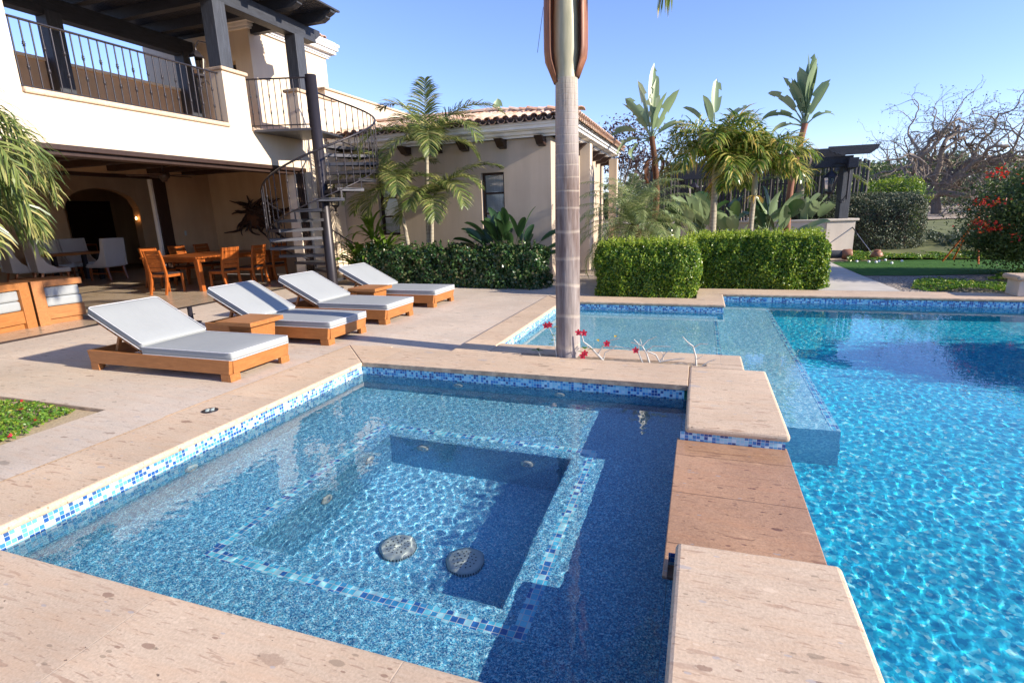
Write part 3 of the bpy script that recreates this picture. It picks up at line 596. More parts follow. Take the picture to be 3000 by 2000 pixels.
# ceiling fan
fx, fy = -11.2, 9.1
t = thing('ceiling_fan', 'brown ceiling fan with broad blades hanging over the dining table', 'ceiling fan', (fx,fy,2.98))
part(MB().lathe([(.07,.02),(.07,-.04),(.02,-.06),(.02,-.36)], (fx,fy,2.95), 16), 'rod', 'brownwood', t)
part(MB().lathe([(.03,.05),(.11,.04),(.13,-.02),(.11,-.08),(.07,-.11),(.05,-.16),(0,-.17)], (fx,fy,2.57), 20), 'motor', 'brownwood', t)
for k in range(5):
    a = k*R(72)+.3; c_, s_ = math.cos(a), math.sin(a)
    q = [(.12,-.03),(.30,-.07),(.62,-.075),(.68,-.03),(.68,.03),(.62,.075),(.30,.07),(.12,.03)]
    v = [(fx+c_*x-s_*y, fy+s_*x+c_*y, 2.53+y*.15) for x,y in q]; v2 = [(x,y,z+.012) for x,y,z in v]
    part(MB().add(v+v2, [tuple(range(8))[::-1], tuple(range(8,16))]+[(i,(i+1)%8,(i+1)%8+8,i+8) for i in range(8)]), 'blade', 'brownwood', t)
# lanterns
def lantern(p, wall, label, s=1.0, group='wrought iron wall lanterns'):      # wall: direction pointing to the wall
    t = thing('wall_lantern', label, 'lantern', p, group=group); x,y,z = p; wx,wy = wall
    S_ = lambda r: r*s
    part(MB().lathe([(0,.30*s),(.012*s,.27*s),(.02*s,.235*s),(.045*s,.215*s),(.10*s,.16*s),(.125*s,.12*s),(.115*s,.11*s)], p, 6, False), 'roof', 'iron', t)
    part(MB().lathe([(.112*s,.11*s),(.075*s,-.14*s)], p, 6, False), 'glass', 'lampglass', t)
    b = MB(); b.lathe([(.085*s,-.13*s),(.08*s,-.16*s),(.03*s,-.19*s),(.02*s,-.24*s),(.03*s,-.26*s),(0,-.28*s)], p, 6, False)
    for k in range(6):
        a = k*math.pi/3; b.tube([(x+.117*s*math.cos(a),y+.117*s*math.sin(a),z+.115*s),(x+.08*s*math.cos(a),y+.08*s*math.sin(a),z-.14*s)], .006*s, 5)
    part(b, 'frame', 'iron', t)
    br = MB(); w0 = (x+wx*.30*s, y+wy*.30*s)
    br.tube([(x,y,z+.29*s),(x+wx*.06*s,y+wy*.06*s,z+.38*s),(x+wx*.2*s,y+wy*.2*s,z+.36*s),(w0[0],w0[1],z+.16*s)], .011*s, 6)
    br.tube([(x,y,z-.27*s),(x+wx*.1*s,y+wy*.1*s,z-.22*s),(x+wx*.2*s,y+wy*.2*s,z-.36*s),(w0[0],w0[1],z-.2*s)], .009*s, 6)
    for c0 in (-.02, .22):
        br.tube([(x+wx*(c0*s+.045*s*math.cos(a)*(1-a/9)), y+wy*(c0*s+.045*s*math.cos(a)*(1-a/9)), z-.34*s+.045*s*math.sin(a)*(1-a/9)) for a in np.linspace(0,6.8,12)], .007*s, 5)
    br.tube([(w0[0],w0[1],z-.3*s),(w0[0],w0[1],z+.25*s)], .018*s, 6)
    part(br, 'bracket', 'iron', t); return t
lantern((XF+.42,11.35,1.98), (-1,0), 'black wall lantern hanging on the facade just right of the spiral stair pole', 1.15)
lantern((-10.0,9.34,4.66), (.75,.6), 'black wall lantern on the roof terrace beside the pergola post', 1.25)
# abstract wall sculpture
t = thing('wall_sculpture', 'dark driftwood sculpture with curling roots mounted on the tan wall', 'sculpture', (-11.7,12.3,1.6))
b = MB(); r_ = random.Random(4)
for k in range(46):
    a = r_.uniform(0,6.28); L = r_.uniform(.4,1.05); p = Vector((-11.8+r_.uniform(-.25,.3),12.25,1.62+r_.uniform(-.15,.18))); pts = [p.copy()]
    for j in range(7):
        a += r_.uniform(-.55,.55); p = p+Vector((math.cos(a)*L/7*1.3, r_.uniform(-.03,.02), math.sin(a)*L/7*.75)); p.y = min(12.3, p.y); pts.append(p.copy())
    b.tube(pts, [.07*(1-j/8.5) for j in range(8)], 6)
part(b, 'roots', 'brownwood', t); part(MB().lathe([(0,-.10),(.24,-.08),(.32,0),(.20,.07),(0,.09)], (0,0,0), 12).xf(Matrix.Translation((-11.9,12.26,1.6)) @ Matrix.Rotation(R(90),4,'X')), 'burl', 'fibre', t)

# ------------------------------------------------------------------ single storey wing
wing = thing('guest_wing', 'single storey tan wing with clay tile roof and two narrow windows', 'house', (-6,12.3,0))
WR = -3.28; Y0 = 12.3
def holewall(b, x0, x1, y0, y1, z0, z1, holes):
    xs = x0
    for a, c_, za, zb in holes:
        b.box(xs,y0,z0,a,y1,z1); b.box(a,y0,z0,c_,y1,za); b.box(a,y0,zb,c_,y1,z1); xs = c_
    b.box(xs,y0,z0,x1,y1,z1)
WIN = [(-7.86,-7.29,1.05,2.45),(-5.0,-4.42,1.05,2.45)]
b = MB(); holewall(b, XF+.0, WR, Y0, Y0+.3, 0, 3.5, WIN); part(b, 'front_wall', 'stucco_tan', wing)
b = MB(); b.box(WR-.3,Y0+.3,0,WR,13.3,3.5); b.box(WR-.3,14.6,0,WR,19.3,3.5); b.box(WR-.3,13.3,2.4,WR,14.6,3.5); part(b, 'side_wall', 'stucco_tan', wing)
part(MB().box(WR-.25,13.3,0,WR-.2,14.6,2.4), 'side_door', 'brownwood', wing)
for q in (14.0,18.6): part(MB().box(-2.98,q,0,-2.72,q+.3,3.15), 'porch_column', 'stucco', wing)
for x0,x1,z0,z1 in WIN:
    b = MB(); b.box(x0,Y0+.10,z0,x0+.055,Y0+.17,z1); b.box(x1-.055,Y0+.10,z0,x1,Y0+.17,z1); b.box(x0+.055,Y0+.10,z1-.055,x1-.055,Y0+.17,z1); b.box(x0+.055,Y0+.10,z0,x1-.055,Y0+.17,z0+.055)
    for k in (1,2): zz = z0+(z1-z0)*k/3; b.box(x0+.055,Y0+.11,zz-.022,x1-.055,Y0+.165,zz+.022)
    f = part(b, 'window', 'brownwood', wing, .004)
    sub(MB().box(x0+.05,Y0+.14,z0+.05,x1-.05,Y0+.144,z1-.05), 'pane', 'glass', f, root=wing); sub(MB().box(x0+.056,Y0+.158,z0+.056,x1-.056,Y0+.162,z1-.056), 'curtain', 'curtain', f, root=wing)
prof = [(0,3.15),(.08,3.15),(.10,3.20),(.20,3.215),(.22,3.27),(.32,3.29),(.40,3.36),(.45,3.42)]
b = MB()
for (o0,z0),(o1,z1) in zip(prof, prof[1:]): b.box(XF+.02,Y0-.02-o1,z0,WR+.12+o1,Y0+.02,z1+.0005); b.box(WR-.02,Y0+.02,z0,WR+.12+o1,19.4,z1+.0005)
part(b, 'cornice', 'white', wing, .008)
for k in range(46):
    y = Y0-.3+k*.155; 
    if k % 1 == 0: part(MB().box(WR+.575,y,3.425,WR+.61,y+.075,3.53), 'dentil', 'white', wing)
for x in (-7.8,-6.9,-6.05,-5.35,-4.41,-3.47): part(MB().hexa([(x-.09,Y0-.2,2.98),(x+.09,Y0-.2,2.98),(x+.09,Y0,2.95),(x-.09,Y0,2.95)],[(x-.09,Y0-.42,3.145),(x+.09,Y0-.42,3.145),(x+.09,Y0,3.145),(x-.09,Y0,3.145)]), 'corbel', 'brownwood', wing, .01)
for y in (12.9,13.9,14.9,15.9,16.9,17.9,18.8): part(MB().hexa([(WR,y-.09,2.95),(WR+.3,y-.09,2.98),(WR+.3,y+.09,2.98),(WR,y+.09,2.95)],[(WR,y-.09,3.145),(WR+.5,y-.09,3.145),(WR+.5,y+.09,3.145),(WR,y+.09,3.145)]), 'corbel', 'brownwood', wing, .01)
EX, EY, EZ = WR+.68, Y0-.58, 3.47; RUN, RISE = 2.7, .62
rb = MB(); roof(rb, XF+.1, EX, EY, EZ, RUN, RISE, 'y')
for c_ in range(36):                                        # right-hand slope
    for cov in (0,1):
        y = EY+.05+(c_+(.5 if cov else 0))*.215
        for k in range(9):
            s_ = k*.34; fr = s_/math.hypot(RUN,RISE)
            if fr > 1 or fr*RUN > y-EY+.05: continue
            tile(rb, (EX-fr*RUN-.36, y, EZ+fr*RISE+.11+(.035 if cov else 0)), (RUN,0,-RISE), (0,1,0), up=bool(cov))
for k in range(9):                                          # hip and ridge caps
    f = k/8; tile(rb, (EX-RUN*f-.12, EY+RUN*f+.12, EZ+RISE*f+.10), (1,-1,-RISE/RUN), (1,1,0), .11, .42)
for k in range(10): tile(rb, (EX-RUN-.38*k-.38, EY+RUN, EZ+RISE+.09), (1,0,.02), (0,1,0), .11, .42)
part(rb, 'tile_roof', 'terracotta', wing)
b = MB(); e, t_ = (EX-.05,EY+.05,EZ-.03), (EX-RUN,EY+RUN,EZ+RISE-.03)
b.add([(XF+.02,EY+.05,EZ-.03),e,t_,(XF+.02,EY+RUN,EZ+RISE-.03),(EX-.05,19.4,EZ-.03),(EX-RUN,19.4,EZ+RISE-.03)], [(0,1,2,3),(1,4,5,2)]); b.box(XF+.02,EY+.06,3.43,EX-.07,EY+.09,EZ+.03); b.box(EX-.10,EY+.09,3.43,EX-.07,19.4,EZ+.03); b.box(XF+.02,Y0-.5,3.421,WR+.6,19.4,3.43); part(b, 'roof_deck', 'brownwood', wing)
# ------------------------------------------------------------------ loungers (foot end on the right, head to the left)
def make_lounger():
    t = thing('sun_lounger', '', 'sun lounger', (0,0,0), group='sun loungers on the pool deck')
    L, W = 1.95, .80
    for y0 in (0, W-.045):
        b = MB(); b.hexa([(-L+.015,y0,.075),(-.015,y0,.075),(-.015,y0+.045,.075),(-L+.015,y0+.045,.075)], [(-L-.01,y0,.215),(.01,y0,.215),(.01,y0+.045,.215),(-L-.01,y0+.045,.215)]); b.build('side_rail', M['teak'], t, .004)
    for x0, s_ in ((-.045,1),(-L,0)):
        o0, o1 = (.0,.012) if s_ else (-.0,-.012)
        b = MB(); b.hexa([(x0+o0-.0,.0455,.075),(x0+.045+o0,.0455,.075),(x0+.045+o0,W-.0455,.075),(x0+o0,W-.0455,.075)], [(x0+o1,.0455,.214),(x0+.045+o1,.0455,.214),(x0+.045+o1,W-.0455,.214),(x0+o1,W-.0455,.214)]); b.build('foot_board' if s_ else 'head_board', M['teak_y'], t, .004)
    for sx in (0,1):
        for sy in (0,1):
            y0 = 0 if not sy else W-.125; xa = (-.125,-.028) if not sx else (-L+.028,-L+.125)
            b = MB(); lo = (-.02,.0) if not sx else (0,.02)
            b.box(xa[0],y0+(0 if not sy else .08),0,xa[1]+.0,y0+(.045 if not sy else .125),.074)
            xx = (-.045,-.005) if not sx else (-L+.005,-L+.045); b.box(xx[0]+(.0 if not sx else 0),y0+.001,0,xx[1],y0+.124,.0745)
            b.build('leg', M['teak'], t, .003)
    b = MB()
    for k in range(9): b.box(-1.20+k*.13,.046,.17,-1.20+k*.13+.09,W-.046,.19)
    b.build('seat_slats', M['teak_y'], t)
    hx, hz, an = -1.18, .21, R(27); BL = .70
    e = (hx-BL*math.cos(an), hz+BL*math.sin(an))
    b = MB()
    for y0 in (.06, W-.10): b.beam((hx,y0+.02,hz),(e[0],y0+.02,e[1]),.04,.045)
    for k in range(6):
        f = .1+k*.16; b.beam((hx-BL*f*math.cos(an),.06,hz+BL*f*math.sin(an)+.01),(hx-BL*f*math.cos(an),W-.06,hz+BL*f*math.sin(an)+.01),.07,.02,(-math.sin(an),0,math.cos(an)))
    b.build('back_frame', M['teak'], t, .003)
    for y0 in (.12, W-.12): MB().beam((hx-BL*.62*math.cos(an),y0,hz+BL*.62*math.sin(an)-.02),(hx-BL*.62*math.cos(an)-.13,y0,.12),.035,.03).build('prop', M['teak'], t)
    def cushion(x0, x1, T=.095):                       # pillowy box with piping, local along x, z up from 0
        nx, ny = 14, 8; vs = []; fs = []
        def pt(u, v, top):
            x = x0+(x1-x0)*u; y = .015+(W-.03)*v; bul = .014*(1-(2*u-1)**6)*(1-(2*v-1)**6)
            return (x, y, (T-.012+bul) if top else .012-bul*.4)
        for top in (1,0):
            base = len(vs)
            for j in range(ny+1):
                for i in range(nx+1): vs.append(pt(i/nx, j/ny, top))
            for j in range(ny):
                for i in range(nx):
                    a = base+j*(nx+1)+i; q = (a,a+1,a+nx+2,a+nx+1); fs.append(q if top else q[::-1])
        ring = [i for i in range(nx)]+[nx+j*(nx+1) for j in range(ny)]+[ny*(nx+1)+nx-i for i in range(nx)]+[(ny-j)*(nx+1) for j in range(ny)]
        off = (nx+1)*(ny+1)
        for a, b_ in zip(ring, ring[1:]+ring[:1]): fs.append((a+off,b_+off,b_,a))
        m_ = MB().add(vs, fs, True)
        p = MB(); rr = .035
        def loop(z):
            c = []
            for cx_, cy_, a0 in ((x1-rr,.012+rr,-90),(x1-rr,W-.012-rr,0),(x0+rr,W-.012-rr,90),(x0+rr,.012+rr,180)):
                for q in range(5): a = R(a0+22.5*q); c.append((cx_+rr*math.cos(a), cy_+rr*math.sin(a), z))
            return c+[c[0]]
        p.tube(loop(T-.012), .005, 5, False); p.tube(loop(.012), .005, 5, False)
        return m_, p
    c, p = cushion(-1.165, .035)
    Tm = Matrix.Translation((0,0,.205)); o = c.xf(Tm).build('seat_cushion', M['cushion'], t, .018, seg=3); p.xf(Tm).build('piping', M['piping'], o)
    c, p = cushion(-.79, 0, .095)
    Tm = Matrix.Translation((hx+.02,0,hz+.035)) @ Matrix.Rotation(an, 4, 'Y')
    o = c.xf(Tm).build('back_cushion', M['cushion'], t, .018, seg=3); p.xf(Tm).build('piping', M['piping'], o)
    return t
lg = make_lounger(); lg.location = (-4.195,3.745,0); lg['label'] = 'teak sun lounger with pale grey cushions, the one nearest the spa'
dup(lg, (-4.21,5.235,0), 0, 'teak sun lounger second from the spa, a side table before it')
dup(lg, (-4.20,6.50,0), 0, 'teak sun lounger with grey cushions, third from the spa, foot beside the open deck')
dup(lg, (-4.17,7.93,0), 0, 'teak sun lounger with grey cushions farthest from the spa, next to the dark leafy hedge')
def side_table(loc, label):
    t = thing('side_table', label, 'side table', loc, group='low teak side tables')
    MB().box(-.26,-.26,.335,.26,.26,.385).build('table_top', M['teak'], t, .004)
    b = MB(); b.hexa([(-.12,-.17,0),(.16,-.17,0),(.16,.17,0),(-.12,.17,0)], [(-.15,-.19,.333),(.19,-.19,.333),(.19,.19,.333),(-.15,.19,.333)]); b.build('pedestal', M['teak'], t, .004)
side_table((-5.02,4.88,0), 'low teak side table between the first and second loungers from the spa'); side_table((-5.17,7.62,0), 'low teak side table between the third and farthest loungers')
# umbrella sleeve in the deck
t = thing('umbrella_sleeve', 'short grey metal umbrella sleeve standing in the deck behind the near lounger', 'umbrella base', (-7.41,6.07,0))
MB().lathe([(.14,0),(.14,.01),(.035,.012),(.035,.25),(.028,.25),(.028,.02)], n=16).build('sleeve', M['iron'], t); MB().tube([(.035,0,.14),(.09,.0,.14)],.008,6).build('clamp_screw', M['iron'], t)
# ------------------------------------------------------------------ dining set
def make_chair():
    t = thing('dining_chair', '', 'dining chair', (0,0,0), group='slatted dining chairs around the wooden table')     # faces +x, origin at centre
    for s_ in (-1,1):
        y = s_*.20
        MB().hexa([(.19,y-.02,0),(.22,y-.02,0),(.22,y+.02,0),(.19,y+.02,0)], [(.18,y-.022,.42),(.225,y-.022,.42),(.225,y+.022,.42),(.18,y+.022,.42)]).build('leg', M['redwood'], t, .003)
        b = MB(); pr = [(-.30,0),(-.23,.25),(-.215,.45),(-.25,.72),(-.31,.96)]
        for (xa,za),(xb,zb) in zip(pr, pr[1:]): b.hexa([(xa-.02,y-.02,za),(xa+.025,y-.02,za),(xa+.025,y+.02,za),(xa-.02,y+.02,za)], [(xb-.02,y-.02,zb),(xb+.025,y-.02,zb),(xb+.025,y+.02,zb),(xb-.02,y+.02,zb)])
        b.build('leg', M['redwood'], t)
    b = MB(); b.box(-.2,-.215,.375,.20,-.195,.43); b.box(-.2,.195,.375,.20,.215,.43); b.box(.18,-.195,.375,.20,.195,.43); b.box(-.22,-.195,.375,-.20,.195,.43); b.build('seat_frame', M['redwood'], t)
    MB().box(-.20,-.22,.431,.235,.22,.465).build('seat', M['seatdark'], t, .012)
    for k in range(5):
        z0 = .50+k*.093; f = (z0-.45)/.51; x = -.215-.095*f**1.2
        MB().hexa([(x-.008,-.18,z0),(x+.012,-.18,z0),(x+.012,.18,z0),(x-.008,.18,z0)], [(x-.024,-.18,z0+.083),(x-.004,-.18,z0+.083),(x-.004,.18,z0+.083),(x-.024,.18,z0+.083)]).build('back_slat', M['redwood'], t, .003)
    return t
ch = make_chair(); ch.location = (-11.15,8.72,0); ch.rotation_euler = (0,0,R(97)); ch['label'] = 'slat back wooden dining chair at the near end of the table'
dup(ch, (-10.28,9.45,0), R(176), 'slat back wooden dining chair on the deck side of the table, nearest one')
dup(ch, (-10.22,10.2,0), R(184), 'slat back wooden dining chair on the deck side of the table, middle one')
dup(ch, (-10.25,10.95,0), R(178), 'slat back wooden dining chair on the deck side, farthest and darkest, beside the spiral stairs')
dup(ch, (-12.45,9.6,0), R(3), 'slat back wooden dining chair behind the table, leftmost on the room side')
dup(ch, (-12.45,10.35,0), R(-2), 'slat back wooden dining chair behind the table, middle of the room side')
dup(ch, (-12.45,11.1,0), R(1), 'slat back wooden dining chair behind the table, farthest on the room side in shade')
t = thing('dining_table', 'long red brown slatted wooden dining table under the ceiling fan', 'dining table', (-11.35,10.1,0))
for k in range(16): MB().box(-.86,-1.15+k*.145,.735,.86,-1.15+k*.145+.137,.77).build('top_plank', M['redwood'], t, .003)
b = MB(); b.box(-.78,-1.07,.65,.78,-1.04,.733); b.box(-.78,1.08,.65,.78,1.11,.733); b.box(-.78,-1.04,.65,-.75,1.08,.733); b.box(.75,-1.04,.65,.78,1.08,.733); b.build('apron', M['redwood'], t)
for sx in (-1,1):
    for sy in (-1.04,1.07): MB().hexa([(sx*.80-.045,sy-.045,0),(sx*.80+.045,sy-.045,0),(sx*.80+.045,sy+.045,0),(sx*.80-.045,sy+.045,0)], [(sx*.76-.055,sy-.055,.734),(sx*.76+.055,sy-.055,.734),(sx*.76+.055,sy+.055,.734),(sx*.76-.055,sy+.055,.734)]).build('leg', M['redwood'], t, .005)
# ------------------------------------------------------------------ upholstered chairs and inner table
def make_uph():
    t = thing('upholstered_chair', '', 'armchair', (0,0,0), group='white upholstered dining chairs in the back room')   # faces +x
    b = MB(); prof = [(.34,.42),(.10,.47),(-.12,.62),(-.22,.82),(-.27,1.17),(-.36,1.17),(-.34,.40),(.34,.38)]
    MB().hexa([(-.30,-.33,.38),(-.22,-.33,.38),(-.22,.33,.38),(-.30,.33,.38)], [(-.38,-.33,1.17),(-.29,-.33,1.17),(-.29,.33,1.17),(-.38,.33,1.17)]).build('backrest', M['linen'], t, .02)
    for s_ in (-1,1):
        y0 = s_*.335-.02; n = len(prof)
        MB().add([(x,y0,z) for x,z in prof]+[(x,y0+.04,z) for x,z in prof], [tuple(range(n)),tuple(range(n,2*n))[::-1]]+[(i,i+n,(i+1)%n+n,(i+1)%n) for i in range(n)]).build('side_wing', M['linen'], t, .012)
    MB().box(-.24,-.312,.36,.36,.312,.48).build('seat', M['linen'], t, .03)
    for x,dx in ((.28,.03),(-.24,-.08)):
        for s_ in (-1,1): MB().hexa([(x+dx-.018,s_*.27-.018,0),(x+dx+.018,s_*.27-.018,0),(x+dx+.018,s_*.27+.018,0),(x+dx-.018,s_*.27+.018,0)], [(x-.025,s_*.27-.025,.37),(x+.025,s_*.27-.025,.37),(x+.025,s_*.27+.025,.37),(x-.025,s_*.27+.025,.37)]).build('leg', M['redwood'], t)
    b = MB(); b.box(-.25,-.255,.18,.28,-.235,.21); b.box(-.25,.235,.18,.28,.255,.21); b.build('stretcher', M['redwood'], t)
    return t
u = make_uph(); u.location = (-16.0,10.75,0); u.rotation_euler = (0,0,R(190)); u['label'] = 'white high back upholstered chair seen from behind, in front of the arch'
dup(u, (-16.1,9.35,0), R(75), 'white upholstered chair in profile at the left end of the inner table')
dup(u, (-16.9,9.2,0), R(80), 'white upholstered chair half hidden behind the profile chair')
dup(u, (-17.45,10.3,0), R(0), 'white upholstered chair in shadow at the far side of the inner table, left one')
dup(u, (-17.45,11.05,0), R(0), 'white upholstered chair in shadow at the far side of the inner table, right one')
t = thing('inner_dining_table', 'thick wooden dining table with dark legs inside the back room', 'dining table', (-16.75,10.25,0))
MB().box(-.42,-.7,.74,.42,.75,.80).build('table_top', M['teak_y'], t, .006)
for x in (-.3,.3):
    for y in (-.55,.6): MB().box(x-.05,y-.05,0,x+.05,y+.05,.74).build('leg', M['iron'], t)
t = thing('sideboard', 'dark wooden sideboard inside the arch', 'cabinet', (-20.7,12.6,0))
MB().box(-.3,-.9,.08,.3,.9,.9).build('body', M['redwood'], t, .01)
for k in range(4): MB().box(.301,-.86+k*.44,.14,.315,-.46+k*.44,.84).build('door', M['brownwood'], t, .004)
MB().box(-.28,-.85,0,.26,.85,.08).build('plinth', M['dark'], t)
t = thing('wall_sconce', 'small glowing amber wall light inside the arch', 'lamp', (-18.1,13.42,1.72))
MB().lathe([(.0,-.05),(.02,-.03),(.028,.0),(.02,.03),(0,.06)], (0,0,0), 10).build('bulb', M['bulb'], t); MB().lathe([(.035,-.09),(.02,-.055),(0,-.05)], (0,0,0), 10).build('holder', M['iron'], t)
# ------------------------------------------------------------------ club chairs at the left
def club(loc, rz, flip, label):
    t = thing('club_chair', label, 'armchair', loc, rz, 'box framed wooden club chairs at the left edge'); f = -1 if flip else 1
    def bx(x0,y0,z0,x1,y1,z1,name,mat,bev=.004):
        ya, yb = sorted((y0*f, y1*f)); MB().box(x0,ya,z0,x1,yb,z1).build(name, M[mat], t, bev)
    bx(-.75,-.01,0,.0,.14,.70,'arm_panel','teak'); bx(-.75,.14,.60,.0,.66,.70,'top_rail','teak_y')
    bx(-.70,.14,.0,-.06,.60,.09,'plinth','teak_y'); bx(-.73,.14,.09,-.02,.64,.28,'seat_box','teak_y')
    bx(-.72,.145,.283,-.025,.635,.43,'seat_cushion','cushion',.03); bx(-.72,.145,.433,-.03,.62,.595,'back_cushion','cushion',.03)
club((-9.72,5.30,0), R(10), True, 'teak framed club chair with grey cushions, cut off by the left edge'); club((-9.70,5.34,0), R(-9), False, 'teak framed club chair with grey cushions, standing right of its twin')
# ------------------------------------------------------------------ plant generators
def nrm(a): return a/np.maximum(np.linalg.norm(a, axis=-1, keepdims=True), 1e-9)
def leaves_at(P, Nn, size, r, aspect=.55, jitter=.7, fold=.25):     # quads at P facing roughly Nn
    n = len(P); Nn = nrm(Nn + r.normal(0, jitter, (n,3))); T = nrm(np.cross(Nn, r.normal(0,1,(n,3)))); B = np.cross(Nn, T)
    s = size*r.uniform(.6,1.35,(n,1))
    return np.stack([P-T*s*.5, P+B*s*.5*aspect+Nn*s*fold*.3, P+T*s*.5, P-B*s*.5*aspect+Nn*s*fold*.3], 1)
def vnoise(P, f, seed):
    r = np.random.default_rng(seed); a = np.zeros(len(P))
    for k in range(7):
        d = r.normal(0,1,3); d /= np.linalg.norm(d); a += np.sin(P@d*f*(1+k*.35)+r.uniform(0,6.28))/(1+k*.3)
    return a/2.2
def hedge(name, x0,y0,x1,y1,z0,z1, mat, n, size, label, cat='hedge', amp=.05, rnd_c=.12, seed=1, sprigs=0, rot=0, f=5, aspect=.55, group=None):
    r = np.random.default_rng(seed); cx,cy = (x0+x1)/2,(y0+y1)/2; t = thing(name, label, cat, (cx,cy,z0), rot, group)
    hx,hy,H = (x1-x0)/2,(y1-y0)/2,z1-z0
    A = np.array([4*hx*hy, 2*hx*H, 2*hx*H, 2*hy*H, 2*hy*H]); fc = r.choice(5, n, p=A/A.sum()); u, v = r.uniform(-1,1,n), r.uniform(0,1,n); w = r.uniform(-1,1,n)
    P = np.zeros((n,3)); Nn = np.zeros((n,3))
    for k,(ax,sg) in enumerate(((2,1),(1,-1),(1,1),(0,-1),(0,1))):
        m_ = fc==k
        if ax==2: P[m_] = np.stack([u[m_]*hx, w[m_]*hy, np.full(m_.sum(),H)],1); Nn[m_] = (0,0,1)
        if ax==1: P[m_] = np.stack([u[m_]*hx, np.full(m_.sum(),sg*hy), v[m_]*H],1); Nn[m_] = (0,sg,0)
        if ax==0: P[m_] = np.stack([np.full(m_.sum(),sg*hx), u[m_]*hy, v[m_]*H],1); Nn[m_] = (sg,0,0)
    # round the corners
    q = np.stack([np.clip(P[:,0],-hx+rnd_c,hx-rnd_c), np.clip(P[:,1],-hy+rnd_c,hy-rnd_c), np.clip(P[:,2],-9,H-rnd_c)],1)
    d = P-q; L = np.linalg.norm(d,axis=1,keepdims=True); P = q+d/np.maximum(L,1e-6)*np.minimum(L,rnd_c); Nn = np.where(L>1e-5, d/np.maximum(L,1e-6), Nn)
    P = P + Nn*(vnoise(P,f,seed)[:,None]*amp + vnoise(P,f*3.7,seed+1)[:,None]*amp*.5 + r.uniform(-1,.12,(n,1))*(.05+amp*.9))
    P[:,2] = np.maximum(P[:,2], .01)
    MB().addq(leaves_at(P,Nn,size,r,aspect)).build('foliage', M[mat], t)
    if sprigs:
        k = sprigs; base = np.stack([r.uniform(-hx,hx,k)*.95, r.uniform(-hy,hy,k)*.95, np.full(k,H-.02)],1); q = []
        for b_ in base:
            hgt = r.uniform(.04,.14); dr = np.array([r.normal(0,.3),r.normal(0,.3),1]); 
            m_ = int(5+hgt*60); pp = b_+dr*np.linspace(0,hgt,m_)[:,None]+r.normal(0,.008,(m_,3)); q.append(leaves_at(pp, r.normal(0,1,(m_,3)), size*.9, r, aspect))
        MB().addq(np.concatenate(q)).build('new_shoots', M['shoot' if mat == 'hedge' else mat], t)
    g_ = rnd_c*.55+amp*1.3+.05; MB().box(-hx+g_,-hy+g_,0,hx-g_,hy-g_,H-g_).build('branches', M['brownwood'], t, rnd_c*.3)
    return t
def frond(mb, base, az, el, L, n, ll, droop=1.0, lw=.018, vee=.5, seg=3, ldroop=.6, start=.12, r=rng, tip=.35, side_el=0, plum=0, twist=0, rr=.012):
    # rachis
    m = 14; p = np.array(base, float); pts = [p.copy()]; a = el; ds = L/m
    for i in range(m):
        d = np.array([math.cos(az)*math.cos(a), math.sin(az)*math.cos(a), math.sin(a)]); p = p+d*ds; pts.append(p.copy()); a -= droop/m*(.5+i/m*1.2)
    pts = np.array(pts); T = nrm(np.gradient(pts, axis=0)); side = np.array([-math.sin(az), math.cos(az), 0.])
    if twist: 
        up0 = np.cross(T[0], side); side = side*math.cos(twist)+up0*math.sin(twist)
    mb.tube([Vector(x) for x in pts], [rr*(1-.8*i/m) for i in range(m+1)], 5, False)
    u = np.repeat(np.linspace(start,1,n),2) + r.uniform(-.01,.01,2*n); u = np.clip(u,0,.999); sg = np.tile([1,-1],n)
    f = u*m; i0 = f.astype(int); fr = (f-i0)[:,None]; P = pts[i0]*(1-fr)+pts[i0+1]*fr; Tt = T[i0]; S = side*sg[:,None]; U = np.cross(Tt, side); U = U*np.sign(U[:,2:3]+1e-6)
    ln = ll*(np.sin(np.pi*np.clip(u*.82+.14,0,1))**.6)*r.uniform(.85,1.1,2*n); fwd = .35+.75*u+r.normal(0,.06,2*n); ve = vee+r.normal(0,.12+plum,2*n)
    D = nrm(S*1.0 + Tt*fwd[:,None] + U*ve[:,None]); w = lw*r.uniform(.7,1.2,2*n)
    W = nrm(np.cross(D, U+r.normal(0,.25,U.shape))) ; quads = []; c = P; dd = D; st = (ln/seg)[:,None]; wprev = w*.6
    for k in range(seg):
        dn = nrm(dd + np.array([0,0,-1])*ldroop*(k+.6)/seg*r.uniform(.6,1.3,(2*n,1))); nx = c+dn*st
        wn = w*(1.0 if k < seg-1 else .0)*(1-.25*k/seg) + (0 if k < seg-1 else w*.06)
        quads.append(np.stack([c-W*wprev[:,None]/2, nx-W*wn[:,None]/2, nx+W*wn[:,None]/2, c+W*wprev[:,None]/2],1)); c = nx; dd = dn; wprev = wn
    # strips share vertices per leaflet so that each leaflet is one island
    Q = np.stack(quads,1)           # (2n, seg, 4, 3)
    V = np.concatenate([Q[:,:,[0,3],:].reshape(2*n,-1,3), Q[:,-1,[1,2],:]],1); kk = V.shape[1]
    F = []
    for j in range(seg): F.append([2*j,2*j+2,2*j+3,2*j+1])
    F = np.array(F); allF = (F[None]+ (np.arange(2*n)*kk)[:,None,None]).reshape(-1,4)
    mb.add(V.reshape(-1,3), allF.tolist())
    return pts
